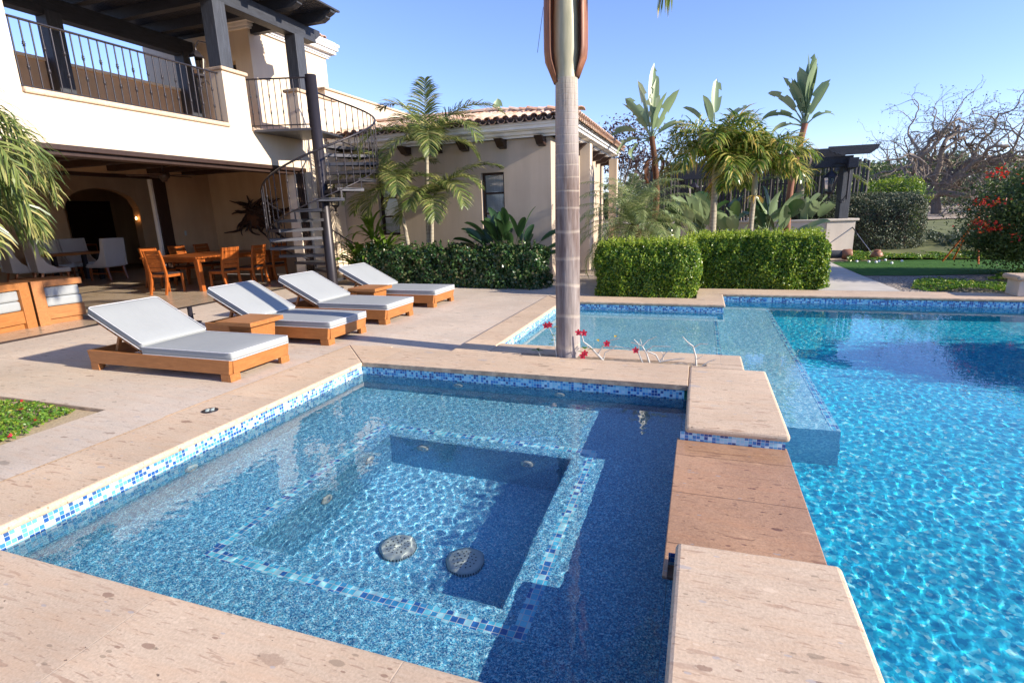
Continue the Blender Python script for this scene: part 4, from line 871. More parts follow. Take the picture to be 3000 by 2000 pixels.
def paddle(mb, base, az, el, L, W_, stem, droop=.5, r=rng, tear=0, roll=0, rr=.016):
    # stalk then a broad blade with a midrib
    p = np.array(base,float); a = el; pts = [p.copy()]
    for i in range(5):
        d = np.array([math.cos(az)*math.cos(a), math.sin(az)*math.cos(a), math.sin(a)]); p = p+d*stem/5; pts.append(p.copy()); a -= droop*.06
    mb.tube([Vector(x) for x in pts], [rr*(1-.5*i/5) for i in range(6)], 6, False)
    m = 9; q = [p.copy()]; As = [a]
    for i in range(m):
        d = np.array([math.cos(az)*math.cos(a), math.sin(az)*math.cos(a), math.sin(a)]); p = p+d*L/m; q.append(p.copy()); a -= droop/m*(.4+1.3*i/m); As.append(a)
    q = np.array(q); T = nrm(np.gradient(q,axis=0)); side = np.array([-math.sin(az),math.cos(az),0.]); ca,sa = math.cos(roll),math.sin(roll)
    V = []; F = []
    for i in range(m+1):
        s_ = i/m; w = W_*.5*(math.sin(math.pi*min(1,max(0,s_*.93+.05)))**.62)*(1 if i < m else .08)
        U = np.cross(T[i], side); sd = side*ca+U*sa; Up = np.cross(sd,T[i]); Up *= np.sign(Up[2]+1e-6)
        for k,(c_,h_) in enumerate(((-1,.22),(-.5,.08),(0,-.02),(.5,.08),(1,.22))):
            tr = tear*(r.uniform(-.06,.06))*abs(c_)*L
            V.append(q[i]+sd*w*c_+Up*w*h_*1.2+T[i]*tr)
    for i in range(m):
        for k in range(4):
            if tear and k in (0,3) and r.uniform() < tear*.25: continue
            F.append((i*5+k,(i+1)*5+k,(i+1)*5+k+1,i*5+k+1))
    mb.add(np.array(V),F,True)
def strap(mb, base, az, el, L, W_, droop=1.6, r=rng):
    m = 8; p = np.array(base,float); a = el; q = [p.copy()]
    for i in range(m):
        d = np.array([math.cos(az)*math.cos(a), math.sin(az)*math.cos(a), math.sin(a)]); p = p+d*L/m; q.append(p.copy()); a -= droop/m*(.3+1.5*i/m)
    side = np.array([-math.sin(az),math.cos(az),0.]); V = []; F = []
    for i in range(m+1):
        w = W_*.5*(.35+.65*math.sin(math.pi*min(1,i/m*.85+.1))) if i < m else W_*.03
        V += [q[i]-side*w+np.array([0,0,w*.4]), q[i], q[i]+side*w+np.array([0,0,w*.4])]
    for i in range(m):
        for k in (0,1): F.append((i*3+k,(i+1)*3+k,(i+1)*3+k+1,i*3+k+1))
    mb.add(np.array(V),F)
def branches(mb, base, d0, L, r0, depth, r, spread=.6, tips=None, gnarl=.25, up=.1, n0=3, minr=.004):
    pts = [np.array(base,float)]; d = nrm(np.array(d0,float)); m = 6
    for i in range(m):
        d = nrm(d+r.normal(0,gnarl,3)+np.array([0,0,up])); pts.append(pts[-1]+d*L/m)
    r1 = r0*.62; mb.tube([Vector(p) for p in pts], [r0+(r1-r0)*i/m for i in range(m+1)], 8 if depth > 3 else (5 if depth > 1 else 3), False)
    if depth == 0 or r1 < minr:
        if tips is not None: tips.extend([pts[3],pts[4],pts[5],pts[6]])
        return
    for k in range(n0 if depth > 1 else n0+1):
        i = r.integers(3, m+1); dd = nrm(d+r.normal(0,spread,3)); branches(mb, pts[i] if k else pts[-1], dd, L*r.uniform(.62,.88), r1*(.9 if not k else .7), depth-1, r, spread, tips, gnarl, up, n0, minr)

# ------------------------------------------------------------------ big palm standing in the planter
t = thing('palm_tree', 'tall palm with smooth ringed grey trunk growing from the planter between spa and pool', 'palm tree', (-1.30,5.50,-.03))
def trunk_prof(h, r0, r1, base_flare=.0, n=40, wob=.003): return [(r0+(r1-r0)*(i/n)+base_flare*math.exp(-i/n*14)+(wob*math.sin(i*1.7)), h*i/n) for i in range(n+1)]
pf = [(.130,0),(.132,.05),(.128,.3),(.127,.8),(.126,1.3),(.122,1.7),(.117,2.1),(.113,2.4),(.110,2.6),(.108,2.78)]
MB().lathe(pf, n=32).build('trunk', M['bark_ring'], t)
MB().lathe([(.108,2.78),(.106,2.84),(.112,2.90),(.124,3.02),(.120,3.3),(.105,3.6),(.092,3.9),(.06,4.2)], n=28).build('crownshaft', M['shaft'], t)
def sheath(a0, a1, z0, z1, fl, name):
    b = MB(); V = []; n, m = 10, 14
    for j in range(m+1):
        f = j/m; z = z0+(z1-z0)*f; o = .11+fl*min(1,(f/.16))*(1-.35*max(0,f-.4))
        if f < .03: o = .112
        for i in range(n+1):
            a = R(a0+(a1-a0)*(i/n)); o2 = o*(1+.12*math.sin(i/n*math.pi)); V.append((o2*math.cos(a), o2*math.sin(a), z))
    F = [(j*(n+1)+i, j*(n+1)+i+1, (j+1)*(n+1)+i+1, (j+1)*(n+1)+i) for j in range(m) for i in range(n)]
    b.add(V, F, True); o = b.build(name, M['sheath'], t); s_ = o.modifiers.new('t','SOLIDIFY'); s_.thickness = .006
sheath(120, 232, 2.74, 4.1, .085, 'leaf_sheath'); sheath(-28, 62, 2.78, 4.0, .075, 'leaf_sheath')
MB().tube([(-.20,-.08,3.4),(-.235,-.08,3.2),(-.265,-.08,3.02)], .0025, 4).build('hanging_fibre', M['bract'], t)
for k in range(9):
    b = MB(); frond(b, (0,0,4.15), k*R(40)+.35, R(52 if k % 2 else 68), 2.3, 46, .55, droop=2.2, lw=.035, vee=.2, ldroop=.8, rr=.02); b.build('frond', M['palmy'], t)
b = MB(); frond(b, (0.05,0.05,4.0), R(12), R(25), 1.35, 60, .60, droop=2.7, lw=.03, vee=.0, ldroop=1.9, rr=.018, start=.2); b.build('frond', M['palmy'], t)
# ------------------------------------------------------------------ palm reaching in from the left
t = thing('foxtail_palm', 'bushy palm with long drooping fronds reaching in from the left edge', 'palm tree', (-6.62,2.35,-.03))
MB().lathe(trunk_prof(1.75, .14, .10), n=20).build('trunk', M['trunk_grey'], t); MB().lathe([(.10,1.75),(.11,1.9),(.08,2.2),(.03,2.4)], n=20).build('crownshaft', M['shaft'], t)
lr = np.random.default_rng(5)
for k,(az,el,L,dr) in enumerate([(20,42,2.0,2.2),(38,20,1.75,1.9),(2,15,1.7,1.5),(28,60,2.0,2.5),(55,35,1.75,2.1),(-12,45,1.9,2.3),(12,-5,1.55,1.1),(45,2,1.6,1.4),(75,40,1.7,2.0),(100,40,1.8,2),(140,40,1.8,2),(180,45,1.8,2),(225,40,1.8,2),(270,40,1.8,2),(310,40,1.8,2),(340,20,1.7,1.8),(62,8,1.5,1.4),(30,30,1.9,2.3),(8,32,1.8,2.1),(48,48,2.0,2.6),(22,-18,1.35,.8),(-5,0,1.5,1.3),(35,55,2.1,2.8),(15,8,1.7,1.5)]):
    b = MB(); frond(b, (.03*math.cos(R(az)),.03*math.sin(R(az)),2.05), R(az), R(el), L, 88, .44, droop=dr, lw=.020, vee=.15, ldroop=1.0, r=lr, plum=.45, rr=.014); b.build('frond', M['palm'], t)
# ------------------------------------------------------------------ slender palms against the wing
def small_palm(loc, h, lean, label, fronds, r0=.045, mat='palm', ll=.50, lw=.022, shaft=.35, seed=1, group=None, name='slender_palm', vee=.3, ld=.45, nl=74, L0=1.45, rs=None):
    t = thing(name, label, 'palm tree', loc, group=group); r_ = np.random.default_rng(seed); lx,ly = lean
    pts = [(lx*(z/h)**1.3, ly*(z/h)**1.3, z) for z in np.linspace(0,h,10)]
    MB().tube(pts, [r0*(1.25-.35*i/9) for i in range(10)], 12, False).build('trunk', M['trunk_grey'], t)
    MB().tube([(lx,ly,h-.02),(lx*1.04,ly*1.04,h+shaft*.5),(lx*1.08,ly*1.08,h+shaft)], [r0*1.05,r0*1.15,r0*.5], 12, False).build('crownshaft', M['shaft'], t)
    for az,el,L,dr in fronds:
        b = MB(); frond(b, (lx*1.08,ly*1.08,h+shaft*.85), R(az), R(el), L*L0, nl, ll, droop=dr, lw=lw, vee=vee, ldroop=ld, r=r_, rr=.011); b.build('frond', M[mat], t)
    return t
G = 'slender palms in front of the wing'
small_palm((-5.98,11.25,0), 2.75, (.10,.05), 'tallest slender palm against the wing, crown rising above the tiled roof', [(178,78,1.15,1.9),(150,62,1.25,2.1),(10,55,1.45,1.7),(95,88,.95,.2),(340,40,1.25,1.9),(215,38,1.3,2.3),(60,60,1.1,1.5),(300,30,1.05,2.0),(250,18,.95,1.7),(20,20,.9,1.6)], seed=3, group=G)
small_palm((-6.28,11.05,0), 1.9, (-.22,-.05), 'leaning slender palm with pale striped trunk, left one of the group by the wing', [(170,68,1.1,1.8),(195,35,1.3,1.9),(140,50,1.15,1.8),(230,30,1.05,2.1),(300,35,.95,2.1),(10,30,.9,1.7),(60,60,.9,1.5),(250,-5,.8,1.4),(175,5,1.05,1.3)], seed=4, group=G)
small_palm((-5.86,11.15,0), 1.55, (.05,.1), 'shortest slender palm of the group by the wing, drooping crown low on the trunk', [(330,45,1.1,2.4),(0,55,1.0,2.0),(270,40,.85,2.3),(210,40,.85,2.1),(30,50,1.3,1.2),(300,20,.85,2.0),(240,10,.75,1.7)], seed=6, group=G)
# ------------------------------------------------------------------ leafy shrubs by the wing
t = thing('strelitzia', 'clump of upright dark paddle leaves beside the right hand wing window', 'shrub', (-3.95,11.35,0)); sr_ = np.random.default_rng(8)
for k in range(34):
    b = MB(); a = sr_.uniform(0,6.28); el = sr_.uniform(R(52),R(88)); paddle(b, (sr_.normal(0,.14),sr_.normal(0,.10),0.05), a, el, sr_.uniform(.42,.6), sr_.uniform(.15,.21), sr_.uniform(.80,1.25), .6, sr_, 0, sr_.uniform(-1,1), .009); b.build('leaf', M['birdd'], t)
for a,el in ((185,52),(195,42),(172,35),(5,35),(-10,28),(200,60),(15,48)):
    b = MB(); paddle(b, (0,-.1,.25), R(a), R(el), .55, .20, .95, .7, sr_, 0, .5, .009); b.build('leaf', M['birdd'], t)
t = thing('dracaena', 'leafy strap leaved plant with yellow edges beside the spiral stairs', 'shrub', (-7.35,11.0,0))
for cx_,cy_,h0,n_ in ((0,0,.35,34),(-.35,-.05,.30,26),(.3,.1,.55,24),(-.05,.2,.95,16)):
    for k in range(n_):
        b = MB(); strap(b, (cx_+sr_.normal(0,.03),cy_+sr_.normal(0,.03),h0+sr_.uniform(0,.15)), sr_.uniform(0,6.28), sr_.uniform(R(25),R(80)), sr_.uniform(.65,1.0), sr_.uniform(.07,.12), sr_.uniform(1.2,2.3), sr_); b.build('leaf', M['dracaena'], t)
b = MB()
for cx_,cy_,h0 in ((0,0,.4),(-.35,-.05,.35),(.3,.1,.6),(-.05,.2,1.0)): b.tube([(cx_,cy_,0),(cx_,cy_,h0)], .02, 6)
b.build('stem', M['trunk_grey'], t)
hedge('leafy_hedge', -7.3,10.35,-3.0,11.15,0,.84, 'ivy', 26000, .062, 'long dark glossy hedge with loose leaves along the wing', amp=.11, rnd_c=.22, seed=21, sprigs=70, f=4, aspect=.8)
hedge('clipped_hedge', -1.82,9.60,-.02,10.95,-.05,.90, 'hedge', 60000, .044, 'clipped bright green hedge block at the pool edge, nearer and left one', amp=.06, rnd_c=.32, seed=31, sprigs=260, group='clipped green hedges by the pool')
hedge('clipped_hedge', -.28,10.86,2.22,12.0,-.05,.95, 'hedge', 62000, .046, 'clipped bright green hedge block behind the pool corner, farther and right one', amp=.065, rnd_c=.26, seed=32, sprigs=420, group='clipped green hedges by the pool')
# ------------------------------------------------------------------ pygmy date palm
t = thing('feathery_palm', 'low feathery palm with brown fibrous trunk behind the left clipped hedge', 'palm tree', (-1.35,11.7,0)); pr_ = np.random.default_rng(9)
MB().lathe([(.14,0),(.17,.3),(.20,.7),(.17,1.05),(.10,1.2)], n=14).build('trunk', M['fibre'], t)
for k in range(52):
    az = k*R(137.5); el = R(84-k*1.9); b = MB(); frond(b, (0,0,1.12), az, el, 1.62, 72, .27, droop=1.55+k*.008, lw=.0105, vee=.25, ldroop=.9, r=pr_, seg=2, start=.14, rr=.007); b.build('frond', M['pygmy'], t)
# ------------------------------------------------------------------ two bottle palms behind the right hedge
def xmas(loc, h, label, seed, r0, lean, rot, sc_=1.0):
    t = thing('bushy_palm', label, 'palm tree', loc, group='bushy palms behind the clipped hedge'); r_ = np.random.default_rng(seed)
    pts = [(lean*(z/h)**1.5,0,z) for z in np.linspace(0,h,12)]; MB().tube(pts, [r0*(1.15-.25*i/11) for i in range(12)], 14, False).build('trunk', M['trunk_grey'], t)
    MB().tube([(lean,0,h-.02),(lean,0,h+.12),(lean*1.05,0,h+.35),(lean*1.1,0,h+.55)], [r0*.95,r0*1.12,r0*.9,r0*.5], 14, False).build('crownshaft', M['shaft'], t)
    b = MB()
    for k in range(26):
        a = r_.uniform(0,6.28); b.tube([(lean,0,h+.0),(lean+.12*math.cos(a),.12*math.sin(a),h-.02),(lean+.22*math.cos(a),.22*math.sin(a),h-r_.uniform(.08,.2))], .004, 3, False)
    b.build('flower_stalk', M['yellowleaf'], t)
    for k in range(17):
        az = rot+k*R(137.5); el = R(84-k*3.9); b = MB(); frond(b, (lean*1.1,0,h+.5), az, el, (1.42+.1*math.sin(k))*sc_, 66, .56*sc_, droop=2.1, lw=.033, vee=.35, ldroop=.75, r=r_, plum=.4, rr=.016); b.build('frond', M['palmy'], t)
xmas((.26,14.0,.3), 1.75, 'bushy palm with yellow tipped leaves, left of the pair behind the clipped hedge', 12, .075, .0, .4, 1.1)
xmas((1.10,14.2,.3), 1.45, 'bushy palm with yellow tipped leaves, right of the pair behind the clipped hedge', 13, .060, .04, 1.9, 1.02)
# ------------------------------------------------------------------ tall travellers palms / white birds of paradise
def bird_tree(loc, h, label, specs, seed, lean=0, curve=.2, dead=14):
    t = thing('giant_strelitzia', label, 'tree', loc, group='giant bird of paradise plants'); r_ = np.random.default_rng(seed)
    pts = [(lean*(z/h)+curve*math.sin(z/h*3.1), 0, z) for z in np.linspace(0,h,14)]; MB().tube(pts, [.10*(1-.2*i/13) for i in range(14)], 10, False).build('trunk', M['fibre'] if seed == 14 else M['sheath'], t)
    for az,el,st_,L,W_,dr,ro in specs:
        b = MB(); paddle(b, (pts[-1][0],0,h-.1), R(az), R(el), L, W_, st_, dr, r_, .8, ro, .03); b.build('leaf', M['bird'], t)
    for k in range(dead):
        b = MB(); paddle(b, (pts[-3][0],0,h-.5+r_.uniform(-.2,.2)), r_.uniform(0,6.28), R(r_.uniform(-20,35)), r_.uniform(.4,.7), .12, r_.uniform(.2,.5), 2.4, r_, 1, r_.uniform(-1,1), .015); b.build('dead_leaf', M['bract'] if k % 3 else M['fibre'], t)
bird_tree((-1.5,17,0), 3.55, 'tall bird of paradise with torn pale leaves rising left of the bushy palms', [(90,88,.75,1.30,.34,.1,.5),(60,87,.45,1.25,.32,.1,1.0),(182,80,.35,1.35,.36,.15,.7),(355,68,.35,1.15,.36,.25,-.6),(178,66,.30,1.1,.34,.5,.4),(175,40,.55,.75,.34,1.3,.4),(182,22,.45,.75,.30,1.7,.4),(10,50,.3,.8,.3,.9,.6),(185,5,.35,.6,.3,2.2,.4),(320,78,.3,1.0,.3,.4,.3),(200,70,.4,1.0,.34,.5,1.2)], 14)
bird_tree((2.35,17,0), 3.6, 'tall bird of paradise with orange sheathed leaning trunk beside the dark garden pergola', [(120,89,.45,1.35,.42,.1,.9),(40,88,.70,1.10,.32,.05,.3),(15,86,.55,1.0,.30,.1,.2),(180,86,.35,1.15,.38,.2,.9),(178,76,.40,1.05,.34,.4,.5),(174,66,.45,.95,.32,.8,.5),(183,52,.4,.85,.30,1.5,.4),(5,62,.25,.6,.3,1.6,.4),(178,80,.3,1.05,.34,.3,.2),(350,80,.35,.9,.30,.5,1.2),(190,30,.35,.7,.3,1.9,.4),(300,86,.5,1.15,.36,.15,.4),(80,88,.2,1.0,.36,.1,1.3)], 15, .15, -.16, 9)
bird_tree((.25,20.5,0), 3.9, 'bird of paradise leaves just showing above the bushy palms', [(90,88,.8,1.1,.4,.1,.5),(175,60,.6,.9,.35,.6,.4),(10,55,.6,.9,.35,.6,.5),(200,80,.5,.9,.35,.3,.4)], 16, 0, 0, 4)
bird_tree((-7.2,19.5,0), 4.2, 'bird of paradise tip showing above the wing roof ridge', [(90,86,.6,.9,.4,.1,.5),(180,65,.5,.8,.35,.6,.4),(0,60,.5,.8,.35,.6,.5),(200,80,.4,.8,.35,.3,.4)], 17, 0, 0, 3)
def bird_clump(loc, n, label, seed, hh=1.0):
    t = thing('paddle_leaf_clump', label, 'shrub', loc, group='paddle leaf clumps by the stake fence'); r_ = np.random.default_rng(seed)
    for k in range(n):
        b = MB(); paddle(b, (r_.normal(0,.15),r_.normal(0,.15),0), r_.uniform(0,6.28), r_.uniform(R(48),R(85)), r_.uniform(.6,.9)*hh, r_.uniform(.26,.38), r_.uniform(.6,1.2)*hh, r_.uniform(.3,1.1), r_, .2, r_.uniform(-1.2,1.2)); b.build('leaf', M['bird'] if k % 3 else M['birdd'], t)
bird_clump((.75,16.6,.2), 22, 'paddle leaf clump between the trunks of the two bushy palms', 41, 1.1); bird_clump((1.9,16.8,.2), 22, 'paddle leaf clump right of the right bushy palm trunk', 42); bird_clump((-.2,16.2,.2), 16, 'paddle leaf clump left of the left bushy palm trunk', 43); bird_clump((3.1,19.0,.2), 12, 'paddle leaf clump under the garden pergola beam', 44, 1.1); bird_clump((-.9,15.4,.1), 10, 'small paddle leaf clump beside the feathery palm', 45, .8)
# arching palm behind the leaning bird of paradise
t = thing('arching_palm', 'palm with long arching fronds behind the leaning orange trunk', 'palm tree', (2.9,19.5,0)); r_ = np.random.default_rng(51)
MB().lathe(trunk_prof(2.2,.13,.1), n=14).build('trunk', M['trunk_grey'], t)
for az,el,L in ((5,38,2.0),(350,22,1.9),(160,50,1.9),(200,40,1.7),(30,60,1.7),(120,60,1.6),(300,45,1.6),(175,20,1.6),(80,75,1.5)):
    b = MB(); frond(b, (0,0,2.2), R(az), R(el), L, 44, .5, droop=1.3, lw=.03, vee=.4, ldroop=.5, r=r_); b.build('frond', M['palm'], t)
# ------------------------------------------------------------------ garden behind the pool
RY = R(-12)
def obx(b, cx, cy, ang, x0,y0,z0,x1,y1,z1):
    c_, s_ = math.cos(ang), math.sin(ang); pt = lambda x,y,z: (cx+c_*x-s_*y, cy+s_*x+c_*y, z)
    return b.hexa([pt(x0,y0,z0),pt(x1,y0,z0),pt(x1,y1,z0),pt(x0,y1,z0)], [pt(x0,y0,z1),pt(x1,y0,z1),pt(x1,y1,z1),pt(x0,y1,z1)])
t = thing('garden_wall', 'low sand coloured plaster wall with stone cap carrying the garden pergola', 'wall', (2,18,0))
part(obx(MB(),3.45,18.0,R(14),0,0,0,.78,.5,1.0), 'end_pier', 'garden_wall', t); part(obx(MB(),3.45,18.0,R(14),-.05,-.05,1.0,.86,.55,1.07), 'pier_cap', 'garden_wall', t, .02)
part(obx(MB(),3.47,18.03,R(176.5),0,-.32,0,6.2,0,1.0), 'long_wall', 'garden_wall', t); part(obx(MB(),3.49,18.03,R(176.5),.02,-.36,1.0,6.3,.04,1.06), 'wall_cap', 'garden_wall', t, .02)
part(MB().box(2.2,17.5,0,3.5,17.95,.42), 'bench_ledge', 'garden_wall', t, .02)
t = thing('garden_pergola', 'dark timber pergola with notched beam ends behind the clipped hedges', 'pergola', (2,18.1,1.07))
part(obx(MB(),3.75,18.12,R(14),0,0,1.07,.26,.26,2.62), 'post', 'darkpost', t, .008); part(obx(MB(),-.75,18.5,R(0),0,0,1.07,.2,.2,2.5), 'post', 'darkpost', t, .008)
part(obx(MB(),3.95,18.1,R(174.5),0,-.16,2.50,3.3,.08,2.80), 'beam', 'darkwood', t, .008); part(obx(MB(),.95,18.38,R(181),0,-.1,2.36,1.9,.1,2.62), 'beam', 'darkwood', t, .008)
part(obx(MB(),3.78,17.75,R(-3),0,0,2.45,.24,1.9,2.72), 'cross_beam', 'darkwood', t, .008)
def notched(x, y, ang, L, z):
    b = MB(); c_,s_ = math.cos(ang), math.sin(ang); pr = [(0,.16),(0,.24),(L,.24),(L-.06,.12),(L-.22,0),(.32,0),(.24,.05),(.20,.03),(.14,.09),(.10,.08)]
    v = [(x+c_*a, y+s_*a, z+h) for a,h in pr]; v2 = [(px_-s_*.07*1, py_+c_*.07, pz) for px_,py_,pz in v]; n = len(pr)
    return b.add(v+v2, [tuple(range(n)), tuple(range(n,2*n))[::-1]]+[(i,i+n,(i+1)%n+n,(i+1)%n) for i in range(n)])
for x,y,L,z in ((3.25,17.75,1.25,2.80),(2.75,18.15,1.2,2.79),(2.15,18.5,1.2,2.78),(1.5,18.8,1.2,2.76),(.2,18.6,1.2,2.6),(-.6,18.7,1.1,2.6)): part(notched(x,y,R(2),L,z), 'rafter', 'darkwood', t)
t1 = lantern((3.42,18.0,2.05), (1,0), 'black lantern hanging on the right post of the garden pergola', 1.5, 'garden pergola lanterns'); lantern((-.28,18.3,1.95), (-1,0), 'black lantern on the left post of the garden pergola, behind fronds', 1.35, 'garden pergola lanterns')
# stake fence
t = thing('stake_fence', 'tall fence of weathered grey round stakes behind the garden pergola', 'fence', (2,21,0)); r_ = random.Random(3)
for k in range(62):
    x = -1.9+k*.113; y = 20.9+r_.uniform(-.02,.02); h_ = 2.78+r_.uniform(-.08,.06)+(.12 if x > 3.5 else 0)
    part(MB().tube([(x,y,0),(x+r_.uniform(-.02,.02),y,h_)], [.05,.045], 7), 'stake', 'farwood', t)
for z in (.6, 2.2): part(MB().tube([(-1.95,20.98,z),(5.05,20.98,z)], .03, 6), 'rail', 'farwood', t)
hedge('olive_hedge', 2.4,19.0,6.35,20.6,0,1.72, 'olive', 46000, .055, 'dense grey green rounded hedge right of the garden pergola post', amp=.09, rnd_c=.5, seed=61, f=2.6)
hedge('back_shrub', 4.6,21.4,6.9,23,0,2.15, 'hedge', 9000, .11, 'light green loose shrubs above the grey green hedge', 'shrub', amp=.22, rnd_c=.5, seed=62, f=2.5, sprigs=60, aspect=.3)
# lawn, path, gravel, ground cover
struct(MB().add([(2.6,10.80,-.052),(4.05,10.80,-.052),(3.25,13.3,-.052),(3.5,17.6,-.052),(1.5,17.6,-.052),(2.2,13,-.052)], [(0,1,2,3,4,5)]).build('path_bed', M['gravel']))
PB = [(10.83,12.15),(12.19,13.55),(13.59,15.0),(15.04,17.4)]
for y0,y1 in PB:
    xr = lambda y: 3.32-.02*(y-10.8) if y < 13.3 else 3.27+.0*(y-13.3)
    struct(MB().hexa([(2.05,y0,-.05),(xr(y0),y0,-.05),(xr(y1),y1,-.05),(2.05,y1,-.05)],[(2.05,y0,.0),(xr(y0),y0,.0),(xr(y1),y1,.0),(2.05,y1,.0)]).build('path', M['concrete'], bevel=.006))
struct(MB().add([(3.30,13.25,-.01),(4.2,13.3,-.01),(5.8,13.7,-.01),(7.6,14.6,-.01),(8.5,16.9,-.01),(5.5,16.95,-.01),(3.30,16.3,-.01)], [(0,1,2,3,4,5,6)]).build('putting_green', M['turf']))
struct(MB().add([(3.25,10.81,-.02),(9,10.81,-.02),(9,14.9,-.02),(5.8,13.7,-.0201),(4.2,13.3,-.0201),(3.25,13.25,-.0201)], [(0,1,2,3,4,5)]).build('gravel_bed', M['gravel']))
struct(MB().add([(3.9,17.6,.0),(14,16,.0),(30,40,.9),(6,27,.6),(6.2,20.5,.25)], [(0,1,2,3,4)]).build('grassy_bank', M['drygrass']))
struct(MB().add([(6,29,.62),(26,33,.9),(60,60,1.3),(14,60,1.3)], [(0,1,2,3)]).build('sandy_road', M['ground']))
def cover(name, poly, n, size, h, label, seed, mat='cover', flowers=0, z=0):
    r_ = np.random.default_rng(seed); xs = [p[0] for p in poly]; ys = [p[1] for p in poly]; P = []
    def inside(x, y):
        c = False
        for (xa,ya),(xb,yb) in zip(poly, poly[1:]+poly[:1]):
            if (ya > y) != (yb > y) and x < (xb-xa)*(y-ya)/(yb-ya)+xa: c = not c
        return c
    X = r_.uniform(min(xs),max(xs),n*2); Y = r_.uniform(min(ys),max(ys),n*2)
    P = np.array([(x,y) for x,y in zip(X,Y) if inside(x,y)][:n]); P3_ = np.column_stack([P, np.zeros(len(P))]); hh = h*(.65+.35*vnoise(P3_*1.0,6,seed))
    P3_[:,2] = z+np.maximum(.004, hh*r_.uniform(.35,1,len(P))**.5)
    Nn = np.tile([0.,0,1],(len(P),1)); o = struct(MB().addq(leaves_at(P3_,Nn,size,r_,.6,.75)).build(name, M[mat]), 'stuff'); tag(o, label, 'ground cover')
    if flowers:
        i = r_.choice(len(P), flowers); f = P3_[i]+np.array([0,0,.012]); q = np.concatenate([leaves_at(f+r_.normal(0,.006,f.shape),Nn[i],.024,r_,.9,.5) for _ in range(5)])
        o = struct(MB().addq(q).build('ground_cover_flowers', M['pink']), 'stuff'); tag(o, 'tiny crimson flowers scattered over the low green patch at the left edge', 'flowers')
cover('ground_cover', [(-8.6,2.83),(-4.95,2.83),(-4.88,2.72),(-4.80,2.45),(-4.69,2.25),(-4.69,.8),(-8.6,-.6)], 30000, .036, .075, 'low fleshy green ground cover patch beside the deck at the left edge', 71, flowers=70, z=-.03)
cover('ground_cover', [(3.6,11.3),(3.75,10.95),(4.85,10.9),(7.5,10.95),(7.5,12.0),(5.2,11.75),(4.0,12.35)], 9000, .05, .13, 'bright green ground cover strip between the pool coping and the gravel', 72, z=-.02)
cover('ground_cover', [(5.1,12.4),(5.6,12.1),(8,12.1),(9,14.6),(7.4,14.2),(5.8,13.3)], 8000, .055, .16, 'bright green ground cover mound at the near right corner of the putting green', 73, z=-.02)
cover('ground_cover', [(3.7,16.3),(5.4,16.9),(8.6,16.9),(10,17.6),(10,19),(6.4,18.6),(4.2,18.9),(3.95,17.6)], 11000, .07, .14, 'green ground cover strip behind the putting green under the grey green hedge', 74, z=-.02)
cover('bank_shrubbery', [(6.6,19.5),(9,18.5),(14,20),(14,26),(8,26)], 16000, .10, .35, 'olive green low shrubbery on the sunlit bank beyond the putting green', 75, 'olive', z=.15)
# pier at the right edge of the far coping
t = thing('stone_pier', 'short rough stone pier with rounded cap at the right edge of the pool', 'pier', (5.05,10.5,0)); part(MB().box(4.72,10.40,.0,5.6,10.78,.245), 'shaft', 'garden_wall', t, .01); part(MB().box(4.66,10.34,.245,5.66,10.84,.325), 'cap', 'coping', t, .03)
# golf things
for k,(x,y) in enumerate(((4.134,16.146),(4.385,16.241),(4.536,15.783),(3.888,16.241),(4.27,16.05),(4.62,16.6),(3.95,16.7),(4.05,16.65),(4.9,16.3))):
    o = MB().lathe([(0,-.0214)]+[(.0214*math.sin(a),-.0214*math.cos(a)) for a in np.linspace(.3,2.84,8)]+[(0,.0214)], n=12).build('golf_ball', M['ball'], loc=None); o.location = (x,y,.012+.0); o.scale = (1.6,1.6,1.6)
    names = ('nearest the leather headcover','right of the leather headcover','farthest forward on the green','by the end of the wall pier','in front of the leather headcover','at the far edge near the headcover','between wall pier and headcover, left one','between wall pier and headcover, right one','farthest right on the green')
    tag(o, 'white golf ball on the putting green, '+names[k], 'ball', 'golf balls on the putting green')
t = thing('golf_club', 'steel shafted golf club leaning from the brown headcover against the wall pier', 'golf club', (4.5,17.3,0)); part(MB().tube([(4.52,17.35,.1),(4.22,18.0,.66)], .007, 6), 'shaft', 'steel', t); part(MB().tube([(4.23,17.98,.64),(4.13,18.2,.84)], .013, 6), 'grip', 'hole', t); part(MB().tube([(4.55,17.3,.02),(4.52,17.35,.1)], .015, 6), 'hosel', 'steel', t)
t = thing('headcover', 'round brown leather headcover lying on the edge of the putting green', 'headcover', (4.5,17.0,0)); part(MB().lathe([(0,0),(.11,.02),(.15,.09),(.13,.17),(.07,.22),(0,.23)], (4.52,17.0,.0), 14), 'cover', 'leather', t); part(MB().lathe([(.075,.20),(.09,.24),(.06,.26),(.02,.22)], (4.52,17.0,0), 12), 'cuff', 'leather', t)
t = thing('golf_bag', 'black golf bag with brown leather top lying beside the path end', 'bag', (3.6,17.1,0)); part(MB().lathe([(0,0),(.10,.0),(.12,.3),(.11,.8),(.10,.85)], (0,0,0), 14).xf(Matrix.Translation((2.9,17.2,.12)) @ Matrix.Rotation(R(90),4,'Y')), 'body', 'canvas_blk', t); part(MB().lathe([(.10,0),(.14,.05),(.15,.22),(.13,.25),(.0,.22)], (0,0,0), 14).xf(Matrix.Translation((3.72,17.2,.12)) @ Matrix.Rotation(R(90),4,'Y')), 'top_cuff', 'leather', t)
t = thing('orange_stakes', 'thin orange tripod stakes supporting the red flowering shrub', 'tripod', (6.1,15.9,0))
for p,q in (((5.80,16.4,0),(6.3,15.9,1.25)),((6.27,15.7,0),(6.15,15.85,1.25)),((6.2,16.9,0),(6.2,15.9,1.25))): part(MB().tube([p,q], .018, 6), 'stake', 'orange', t)
